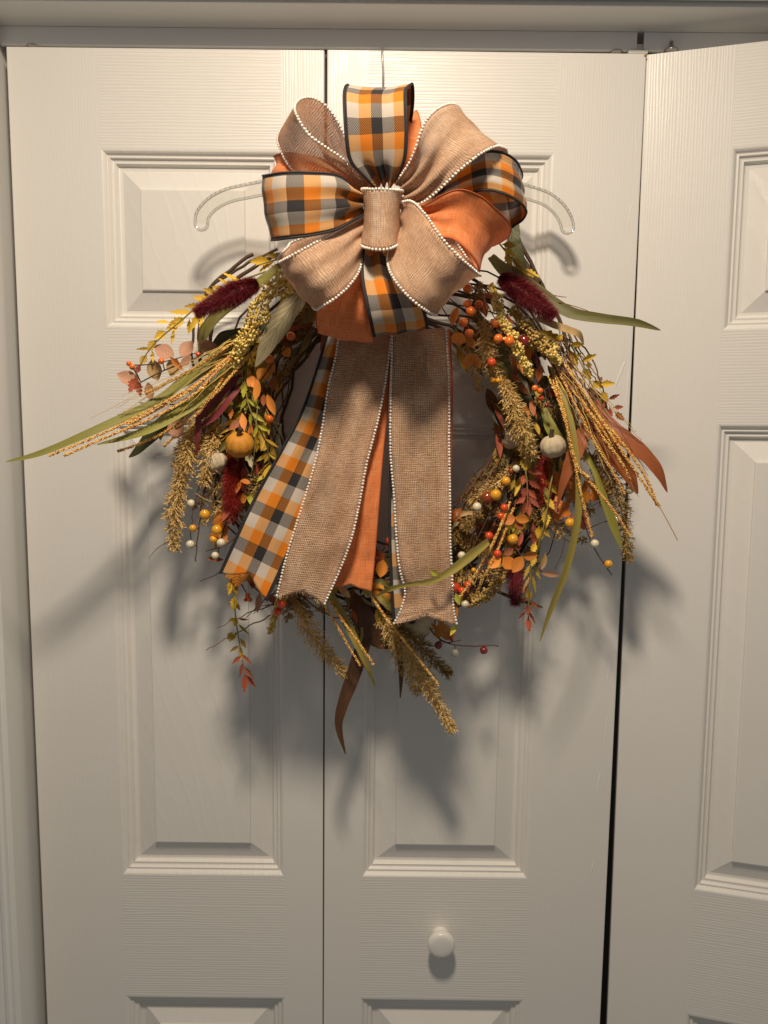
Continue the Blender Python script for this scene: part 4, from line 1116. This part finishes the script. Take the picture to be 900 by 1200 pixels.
plume([(440, 715, .075), (463, 745, .09), (487, 780, .095), (505, 810, .098), (530, 855, .095)], [8, 17, 16, 12, 9, 5], n=330, label='golden plume trailing down from the ribbon ends', fine=1.2)
plume([(462, 730, .08), (490, 755, .088), (526, 790, .085)], [9, 15, 10, 5], 'plumedark', 170, fine=1.15)
plume([(448, 735, .07), (470, 775, .078), (490, 812, .075)], [8, 12, 5], n=110)
plume([(415, 690, .06), (412, 712, .07), (420, 745, .07)], [8, 12, 6], 'plumedark', 110)
plume([(405, 685, .06), (385, 695, .065), (375, 715, .06)], [6, 8, 4], 'plumedark', 60)
pumpkin(450, 694, .085, 16, 'p_orange', tiltx=40, tiltz=20, label='orange pumpkin in the gap between the ribbon tails', stalk=.3)
pumpkin(488, 727, .075, 22, 'p_cream', tiltx=60, tiltz=-60, squash=.8, label='cream pumpkin lying under the end of the straight tail', stalk=.8)
spray('berry_spray', [(440, 640, .06), (446, 655, .075), (450, 672, .08)], .001, 'bark', berries=[(457, 634, .085, 5.2, 'b_red'), (441, 656, .085, 6, 'b_brown')],
      leaves=[('round', 'orangeleaf', 449, 656, .095, -100, 22, 15, 0, 10), ('round', 'rust', 440, 645, .085, -60, 18, 14, 0, 0), ('round', 'redleaf', 452, 640, .085, 20, 14, 10, 0, 0)], label='orange leaf and berries between the ribbon tails')
blade([(438, 681, .10), (448, 682, .105), (460, 690, .10)], [4, 7, 3], M['olive'])
blade([(441, 699, .155), (455, 691, .172), (480, 685, .176), (506, 681, .176), (530, 668, .17), (553, 650, .155), (573, 634, .13)], [1, 6, 5, 7, 10, 12, 8], M['yolive'], label='olive strap leaf crossing in front of the straight burlap tail', tilt=.35)
leaf('lance', 'lime', W(504, 668, .172), -35, 13, 7, wr, 20, 20, label='tiny lime leaf on the burlap tail'); leaf('lance', 'lime', W(534, 695, .165), -75, 14, 7, wr, 20, 20, label='tiny lime leaf by the pearl edge'); leaf('lance', 'lime', W(536, 731, .15), -125, 16, 6, wr, 10, 30, label='tiny lime leaf at the end of the pearls')
leaf('lobed', 'maple', W(508, 726, .09), -55, 30, 24, wr, 0, 20, label='orange oak leaf under the straight tail'); leaf('lobed', 'redleaf', W(520, 735, .085), -60, 22, 16, wr, 0, 30)
leaf('lobed', 'maple', W(486, 738, .08), -10, 18, 14, wr)
spray('berry_spray', [(486, 718, .08), (502, 735, .085), (515, 748, .088), (535, 756, .09), (585, 757, .09)], .0011, 'bark',
      berries=[(514, 756, .092, 5.0, 'b_wine'), (567, 762, .09, 5.0, 'b_wine'), (533, 765, .09, 4.6, 'b_cream')], kink=.002, label='dark twig of wine red berries pointing sideways at the bottom')
stem([(515, 750, .088), (525, 753, .088), (540, 750, .088)], .0009, M['bark'], 'twig'); stem([(480, 735, .08), (497, 754, .088), (514, 757, .09)], .0009, M['bark'], 'twig')
# ================================================================== right side
foxtail([(586, 325, .11), (603, 336, .12), (625, 352, .125), (648, 371, .12)], [9, 13, 14, 10], 'fuzzwine', label='wine red foxtail')
blade([(585, 310, .085), (612, 326, .095), (640, 348, .105), (668, 366, .115), (705, 373, .125), (745, 378, .13), (774, 387, .13)], [7, 12, 14, 13, 10, 9, 1], M['olivedark'], label='olive strap leaf pointing out over the door gap', tilt=.2)
stem([(648, 346, .10), (660, 348, .11), (664, 348, .11)], .0005, M['redleaf'], 'twig'); stem([(655, 354, .11), (680, 361, .115), (697, 368, .115)], .0005, M['redleaf'], 'twig')
blade([(628, 372, .10), (648, 380, .11), (668, 387, .112), (679, 392, .11), (684, 404, .10)], [6, 9, 9, 8, 1], M['tan'], label='folded dry tan leaf', tilt=-.2)
blade([(601, 255, .06), (601, 275, .07), (607, 300, .07), (616, 318, .065)], [14, 17, 15, 4], M['darkgreen'])
blade([(575, 300, .08), (590, 315, .09), (606, 322, .09), (622, 340, .085)], [8, 16, 14, 4], M['olive'])
tips([(585, 285, .08), (600, 303, .085), (618, 318, .09), (632, 326, .09)], [(590, 290, 603, 300, 10, 'yellow'), (592, 296, 600, 312, 10, 'ochre'), (600, 302, 612, 312, 9, 'yellow'), (604, 308, 612, 322, 9, 'ochre'), (610, 316, 632, 325, 11, 'yellow'), (606, 312, 625, 332, 8, 'yellow'), (588, 286, 604, 290, 9, 'ochre')], None, 'golden tuft at the upper right of the ring')
millet([(576, 336, .11), (583, 352, .118), (586, 370, .12), (594, 386, .122), (603, 402, .122), (610, 418, .12), (617, 430, .118), (622, 443, .112)], [5, 7, 9, 6, 9, 7, 7, 3], dens=1.1)
millet([(600, 362, .10), (616, 380, .108), (628, 396, .11), (642, 412, .11), (657, 424, .105)], [8, 10, 9, 8, 4], 'milletdark', dens=1.1)
millet([(650, 405, .10), (648, 415, .113), (655, 426, .11)], [4, 7, 4], dens=.8)
spray('berry_spray', [(560, 330, .09), (556, 350, .10), (550, 372, .10), (546, 395, .10)], .0009, 'bark',
      berries=[(548, 338, .115, 5.6, 'b_orange'), (548, 356, .11, 5.0, 'b_orange'), (552, 365, .115, 5.8, 'b_orange'), (561, 357, .10, 5, 'b_orange'), (543, 378, .11, 5.6, 'b_orange'), (550, 391, .11, 5.6, 'b_orange')],
      leaves=[('round', 'orangeleaf', 536, 360, .10, -110, 22, 10, 0, 20), ('round', 'rust', 533, 364, .095, -80, 16, 8, 0, 0), ('round', 'orangeleaf', 541, 390, .11, -105, 15, 14, 0, 0), ('round', 'orangeleaf', 541, 391, .105, -140, 15, 12, 0, 0), ('round', 'orangeleaf', 547, 394, .105, -55, 16, 10, 0, 0),
              ('round', 'orangeleaf', 551, 415, .105, -105, 18, 12, 0, 0), ('round', 'orangeleaf', 553, 414, .105, -60, 20, 10, 0, 0), ('round', 'rust', 566, 350, .095, -80, 22, 9, 0, 0)], label='hanging orange berries and round leaves by the pearl edge')
spray('berry_spray', [(565, 345, .10), (578, 370, .11), (590, 390, .118)], .0008, 'twigred',
      berries=[(580, 379, .12, 5.2, 'b_orange'), (584, 397, .125, 5.6, 'b_orange'), (597, 400, .127, 5.9, 'b_orange'), (576, 425, .115, 5.4, 'b_red'), (614, 400, .105, 8.5, 'b_wine')],
      leaves=[('round', 'orangeleaf', 588, 369, .12, -90, 16, 8, 0, 0), ('lance', 'redleaf', 590, 366, .12, -50, 20, 4, 0, 0), ('lance', 'redleaf', 567, 343, .12, -30, 14, 5, 0, 0)], label='orange berries set into yellow millet')
spray('berry_spray', [(572, 445, .10), (578, 447, .10), (588, 447, .1)], .0006, 'greenstem', berries=[(578, 446, .105, 3.3, 'b_mustard'), (584, 446, .107, 3.4, 'b_mustard'), (596, 490, .11, 3.4, 'b_mustard')], label='tiny yellow buds in the plume')
spray('berry_spray', [(622, 442, .11), (628, 452, .108), (640, 456, .10), (647, 445, .095)], .0005, 'bark', berries=[(627, 455, .112, 4, 'b_orange'), (633, 458, .112, 3.6, 'b_orange'), (634, 466, .108, 3.4, 'b_red'), (641, 475, .105, 3, 'b_wine')], label='orange red buds on a curled wire')
plume([(567, 372, .09), (568, 395, .10), (573, 420, .102), (582, 445, .10)], [8, 13, 13, 8], n=170, label='golden plume on the inner rim at right', fine=1.1)
plume([(586, 440, .10), (596, 462, .115), (606, 488, .118), (614, 512, .118), (622, 534, .11)], [3, 12, 15, 12, 6], n=240, label='golden plume in front of the pale pumpkin', fine=1.25)
plume([(563, 330, .08), (560, 350, .085), (556, 372, .08)], [7, 12, 6], 'plumedark', 90)
blade([(584, 400, .075), (592, 425, .09), (600, 455, .09), (606, 480, .08)], [8, 13, 15, 6], M['olive'])
blade([(606, 430, .07), (616, 470, .085), (624, 510, .09), (626, 548, .08)], [10, 16, 13, 5], M['darkgreen']); blade([(637, 478, .08), (645, 500, .09), (658, 520, .09), (668, 530, .08)], [7, 14, 13, 3], M['green'], label='green leaf curving behind the cream pumpkin')
blade([(640, 440, .06), (646, 475, .075), (655, 505, .075)], [12, 20, 8], M['darkgreen'])
pumpkin(648, 523, .105, 15.5, 'p_cream', tiltx=12, tiltz=-14, squash=.92, label='cream pumpkin with grooves, dark stalk up', stalk=1.3)
pumpkin(599, 514, .075, 12.5, 'p_cream', tiltx=10, tiltz=-80, squash=.95, label='small beige pumpkin half hidden by the plume')
tips([(664, 396, .09), (678, 420, .10), (692, 448, .105), (703, 470, .108), (712, 486, .108)],
     [(660, 392, 650, 402, 9, 'yellow'), (668, 404, 684, 404, 9, 'yellow'), (668, 410, 679, 428, 11, 'yellow'), (680, 424, 699, 416, 9, 'yellow'), (676, 418, 681, 414, 6, 'ochre'), (683, 430, 693, 446, 12, 'yellow'), (686, 428, 694, 428, 8, 'ochre'), (694, 446, 704, 456, 11, 'yellow'), (702, 448, 706, 442, 7, 'ochre'),
      (702, 450, 720, 450, 9, 'yellow'), (704, 458, 713, 470, 10, 'yellow'), (706, 466, 714, 470, 6, 'tan'), (712, 468, 726, 463, 6, 'redleaf'), (708, 470, 706, 480, 5, 'redleaf'), (714, 476, 717, 492, 7, 'redleaf'), (718, 478, 732, 476, 6, 'redleaf'), (720, 482, 733, 493, 8, 'redleaf')],
     None, 'toothed sprig at right, golden with a red tip')
blade([(697, 470, .09), (714, 498, .11), (735, 516, .12), (757, 534, .125), (772, 553, .125), (782, 577, .12)], [9, 20, 20, 17, 13, 1], M['rust'], label='large rust strap leaf curving outward', tilt=-.2)
blade([(686, 478, .085), (703, 508, .10), (722, 536, .11), (738, 558, .11), (747, 579, .105)], [10, 19, 20, 15, 2], M['rust'], label='rust strap leaf', tilt=.2)
blade([(693, 488, .095), (684, 508, .11), (672, 535, .112), (660, 566, .108), (653, 595, .10)], [8, 17, 17, 9, 1], M['rust'], label='rust strap leaf hanging down', tilt=.2)
blade([(690, 455, .08), (702, 470, .09), (712, 492, .09)], [8, 16, 6], M['fillbrown'])
for pp, th_ in (([(642, 440, .10), (655, 470, .115), (668, 515, .125), (680, 575, .128), (688, 605, .127), (694, 629, .125)], None), ([(650, 440, .10), (662, 485, .115), (673, 540, .125), (700, 575, .128), (720, 600, .127), (738, 628, .122)], None),
           ([(652, 428, .10), (680, 470, .115), (705, 510, .125), (727, 540, .128), (738, 562, .125)], None), ([(660, 425, .10), (690, 470, .12), (720, 515, .132), (745, 553, .135), (773, 594, .132)], [(773, 594, .132), (783, 612, .130), (794, 633, .126)]),
           ([(650, 425, .10), (672, 470, .118), (698, 520, .126), (715, 548, .127), (732, 579, .122)], None), ([(665, 432, .10), (700, 485, .115), (730, 520, .13), (757, 560, .133), (770, 592, .13)], None),
           ([(648, 445, .10), (664, 500, .12), (676, 545, .128), (690, 560, .129)], None), ([(670, 445, .10), (688, 478, .118), (704, 500, .125), (718, 522, .125)], None)):
    rope(pp, .0019, label='speckled orange seed stem', thin=th_)
blade([(646, 428, .09), (660, 460, .11), (672, 505, .12), (678, 560, .125), (677, 610, .125), (664, 665, .12), (647, 710, .115), (632, 751, .11)], [4, 7, 7, 7, 9, 9, 7, 1], M['yolive'], label='longest olive yellow strap leaf hanging down at right', tilt=-.25, wav=.004)
blade([(672, 500, .09), (684, 528, .10), (697, 552, .105), (708, 585, .105), (719, 615, .10), (728, 643, .095)], [2, 6, 6, 9, 10, 2], M['green'], label='green strap leaf with a torn end', tilt=.2)
plume([(697, 520, .07), (712, 548, .085), (724, 580, .09), (731, 615, .09), (737, 655, .085)], [7, 12, 13, 10, 5], 'plumedark', 230, label='brown plume at the outer right edge', fine=1.1)
plume([(690, 530, .065), (702, 555, .075), (712, 590, .075)], [6, 13, 7], 'plumedark', 100)
spray('berry_spray', [(660, 560, .07), (680, 600, .085), (695, 640, .09), (717, 674, .09)], .0010, 'bark',
      berries=[(738, 574, .10, 5.2, 'b_cream'), (723, 608, .095, 4.8, 'b_cream'), (697, 637, .098, 5.2, 'b_cream'), (668, 613, .10, 6.2, 'b_mustard'), (713, 661, .098, 5, 'b_mustard')], label='dark twig with cream and mustard berries at right')
stem([(637, 612, .08), (650, 625, .085), (668, 635, .085)], .0007, M['bark'], 'twig'); stem([(662, 630, .085), (658, 650, .085), (650, 667, .08)], .0005, M['bark'], 'twig')
for (x, y, a, L, mt) in ((695, 555, -60, 42, 'maple'), (680, 560, -90, 38, 'maple'), (662, 580, -110, 34, 'maple'), (676, 600, -60, 26, 'redleaf'), (652, 545, -100, 34, 'maple'), (663, 550, -70, 30, 'rust')):
    leaf('lobed', mt, W(x, y, .082), a, L, L * .85, wr, U(-20, 20), U(-30, 30), label='autumn leaf')
foxtail([(637, 530, .07), (638, 555, .08), (637, 590, .08)], [9, 13, 9], 'fuzzred', n=3500, label='deep red foxtail deep in the leaves')
foxtail([(603, 650, .075), (604, 668, .085), (604, 690, .087), (604, 708, .085)], [8, 11, 10, 6], 'fuzzwine', n=4200, label='dark wine foxtail hanging at lower right')
foxtail([(530, 690, .07), (531, 705, .08), (533, 720, .08)], [5, 6, 5], 'fuzzwine', n=1200, hair=4)
tips([(612, 520, .10), (615, 545, .108), (618, 570, .11), (618, 600, .108)],
     [(611, 515, 610, 535, 9, 'yellow'), (612, 535, 616, 552, 11, 'yellow'), (613, 540, 622, 550, 7, 'ochre'), (616, 550, 636, 555, 8, 'redleaf'), (616, 555, 612, 568, 10, 'redleaf'), (618, 562, 634, 573, 8, 'redleaf'), (618, 570, 612, 583, 11, 'redleaf'), (618, 572, 628, 585, 8, 'redleaf'), (618, 580, 632, 596, 7, 'redleaf'), (617, 582, 604, 590, 7, 'redleaf'),
      (618, 586, 612, 604, 9, 'redleaf'), (618, 588, 620, 605, 9, 'redleaf')], None, 'toothed sprig turning from yellow to brick red')
tips([(650, 545, .09), (644, 575, .10), (640, 605, .10), (632, 635, .10), (627, 655, .095)],
     [(643, 565, 653, 580, 10, 'yellow'), (642, 572, 640, 590, 8, 'ochre'), (640, 582, 649, 598, 10, 'yellow'), (638, 600, 641, 616, 12, 'yellow'), (640, 596, 636, 614, 8, 'ochre'), (632, 616, 630, 632, 10, 'yellow'), (634, 618, 645, 630, 6, 'ochre'), (628, 635, 622, 650, 9, 'yellow'), (628, 650, 622, 664, 8, 'yellow')], None, 'golden toothed sprig hanging inside the right side')
tips([(624, 640, .085), (622, 670, .09), (620, 700, .092), (619, 735, .09)],
     [(622, 660, 612, 680, 6, 'ochre'), (624, 660, 634, 680, 5, 'ochre'), (623, 670, 630, 698, 5, 'ochre'), (621, 672, 612, 692, 5, 'tan'), (618, 685, 612, 695, 9, 'orangeleaf'), (620, 690, 620, 706, 9, 'yellow'), (620, 700, 606, 708, 5, 'rust'), (620, 703, 633, 714, 5, 'rust'), (619, 706, 618, 722, 9, 'redleaf'), (617, 716, 607, 726, 4, 'redleaf'), (619, 715, 628, 732, 4, 'redleaf'), (619, 722, 619, 741, 9, 'redleaf')],
     None, 'hanging sprig with orange tip at lower right')
blade([(575, 690, .07), (600, 700, .075), (636, 712, .075)], [2, 5, 2], M['darkgreen'])
spray('eucalyptus_spray', [(585, 590, .08), (598, 600, .095), (604, 612, .10)], .0009, 'bark',
      leaves=[('round', 'orangeleaf', 604, 607, .11, 190, 16, 15, 0, 20), ('round', 'orangeleaf', 604, 606, .112, -15, 17, 12, 0, 20), ('round', 'rust', 603, 610, .108, -45, 15, 10, 0, 0)], label='orange leaf pair')
spray('eucalyptus_spray', [(598, 620, .09), (604, 640, .105), (612, 653, .11)], .0008, 'bark', berries=[(601, 632, .105, 6.6, 'b_mustard')],
      leaves=[('round', 'orangeleaf', 587, 654, .12, 215, 19, 13, 0, 10), ('round', 'orangeleaf', 590, 653, .12, -50, 18, 16, 0, -10), ('round', 'orangeleaf', 612, 652, .125, 240, 22, 15, 0, 0), ('round', 'orangeleaf', 613, 652, .125, 2, 18, 12, 0, 20), ('round', 'rust', 590, 650, .11, 30, 14, 10, 0, 0), ('lance', 'redleaf', 608, 640, .11, 75, 18, 6, 0, 0)],
      label='large orange round leaves at lower right')
spray('eucalyptus_spray', [(625, 655, .08), (633, 668, .09), (637, 672, .09)], .0008, 'bark', leaves=[('round', 'tan', 634, 668, .095, 72, 22, 11, 0, 30), ('round', 'pink', 634, 671, .095, -10, 24, 8, 0, 20)], label='pale brown leaf pair')
pumpkin(538, 607, .075, 12, 'p_rust', tiltx=60, tiltz=40, label='rust acorn shape next to the straight tail', stalk=.3, ribs=5)
plume([(575, 585, .06), (560, 600, .07), (545, 612, .07)], [5, 7, 4], 'plumedark', 50)
spray('berry_spray', [(612, 545, .08), (590, 575, .095), (575, 600, .10), (560, 630, .10), (545, 655, .10)], .0009, 'bark',
      berries=[(593, 564, .105, 5.6, 'b_mustard'), (581, 580, .11, 6.9, 'b_mustard'), (571, 583, .105, 7.4, 'b_brown'), (559, 594, .11, 5.6, 'b_cream'), (605, 549, .10, 4.6, 'b_cream'), (599, 552, .095, 4, 'b_brown'),
               (591, 595, .11, 4.9, 'b_red'), (587, 605, .11, 4.7, 'b_red'), (573, 628, .11, 5.1, 'b_red'), (583, 649, .118, 5.1, 'b_red'), (541, 651, .11, 5.0, 'b_cream'), (534, 664, .11, 4.8, 'b_cream'),
               (532, 688, .10, 7, 'b_red'), (541, 692, .105, 4.6, 'b_red'), (548, 685, .105, 4.5, 'b_red'), (545, 708, .10, 4.8, 'b_cream'), (555, 668, .105, 3, 'b_mustard')], label='thick twig crowded with mixed berries at lower right')
for pp in ([(608, 540, .07), (590, 560, .085), (570, 575, .09), (552, 590, .085)], [(600, 530, .065), (580, 548, .075), (560, 565, .075), (545, 585, .07)], [(575, 590, .08), (560, 605, .09), (545, 618, .09)], [(548, 615, .075), (538, 622, .08), (528, 632, .08)], [(570, 650, .07), (555, 640, .075), (540, 630, .075)]):
    plume(pp, [5, 9, 9, 5], 'plume' if U(0, 1) < .5 else 'plumedark', 100, fine=1.1)
blade([(530, 612, .08), (540, 604, .09), (552, 601, .09), (558, 605, .09)], [3, 4, 5, 2], M['tan'])
rope([(598, 588, .10), (585, 620, .12), (565, 660, .125), (537, 703, .122)], .0018, label='speckled orange seed stem'); rope([(602, 595, .10), (585, 640, .115), (570, 670, .12), (555, 702, .118)], .0018, label='speckled orange seed stem')
millet([(588, 662, .08), (585, 680, .088), (573, 695, .09), (556, 704, .09), (545, 708, .085)], [7, 9, 9, 8, 4], 'milletdark')
for i in range(30):
    x, y = U(578, 625), U(520, 570); x2 = x - U(30, 75); y2 = y + U(60, 135)
    if x2 < 520: x2 = U(522, 545)
    stem([(x, y, U(.04, .08)), ((x + x2) / 2 + U(-14, 14), (y + y2) / 2 + U(-10, 10), U(.06, .1)), (x2, y2, U(.05, .09))], U(.0005, .001), M['twigred'], 'twig', kink=.004)
for i in range(26):
    x, y = U(640, 668), U(385, 430); x2 = x + U(15, 60); y2 = y + U(45, 110)
    stem([(x, y, U(.06, .09)), ((x + x2) / 2 + U(-5, 9), (y + y2) / 2 + U(-10, 10), U(.08, .11)), (x2, y2, U(.08, .11))], U(.0005, .0011), M['twigred'], 'twig', kink=.003)
for (x, y, a, L, w, mt) in ((545, 640, -120, 40, 14, 'darkgreen'), (560, 660, -150, 36, 12, 'filler'), (585, 620, -100, 40, 16, 'fillbrown'), (600, 600, -90, 40, 16, 'fillbrown'), (540, 625, -60, 36, 14, 'filler'), (600, 470, -90, 50, 16, 'darkgreen'),
                            (630, 460, -80, 55, 18, 'darkgreen'), (655, 480, -80, 40, 14, 'filler'), (615, 390, -70, 40, 16, 'fillbrown'), (640, 600, -100, 36, 14, 'ochre'), (600, 640, -90, 40, 18, 'fillbrown'), (565, 680, -170, 30, 12, 'fillbrown'), (530, 640, -80, 50, 18, 'filler'), (550, 690, 200, 34, 14, 'filler')):
    leaf('lance', mt, W(x, y, .06), a, L, w, wr)
for i in range(16):
    x, y = U(645, 668), U(420, 445); a_ = R(U(-72, -42)); L_ = U(90, 175)
    x2, y2 = x + L_ * math.cos(a_), y - L_ * math.sin(a_)
    stem([(x, y, .10), ((x + x2) / 2 + U(-3, 5), (y + y2) / 2 + U(-6, 2), .122), (x2, y2 + 6, .124)], U(.0004, .0007), rnd.choice([M['twigred'], M['strand'], M['strand']]), 'strand', kink=.002, taper=.4)
for i in range(10):
    x, y = U(270, 300), U(385, 420); a_ = R(U(196, 222)); L_ = U(90, 190)
    x2, y2 = x + L_ * math.cos(a_), y - L_ * math.sin(a_)
    stem([(x, y, .10), ((x + x2) / 2, (y + y2) / 2 - U(0, 6), .125), (x2, y2 + 4, .14)], U(.0004, .0007), M['strand'], 'strand', kink=.002, taper=.4)
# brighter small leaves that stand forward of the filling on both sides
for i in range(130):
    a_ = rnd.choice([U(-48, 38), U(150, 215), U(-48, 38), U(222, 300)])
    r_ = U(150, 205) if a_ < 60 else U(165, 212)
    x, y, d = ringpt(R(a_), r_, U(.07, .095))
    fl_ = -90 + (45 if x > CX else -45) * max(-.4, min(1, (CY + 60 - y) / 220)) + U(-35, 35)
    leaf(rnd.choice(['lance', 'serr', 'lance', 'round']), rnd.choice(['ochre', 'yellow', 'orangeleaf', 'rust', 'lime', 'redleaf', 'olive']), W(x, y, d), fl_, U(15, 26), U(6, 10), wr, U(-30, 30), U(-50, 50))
for o in C.objects:
    if o.get('_o') is not None: del o['_o']
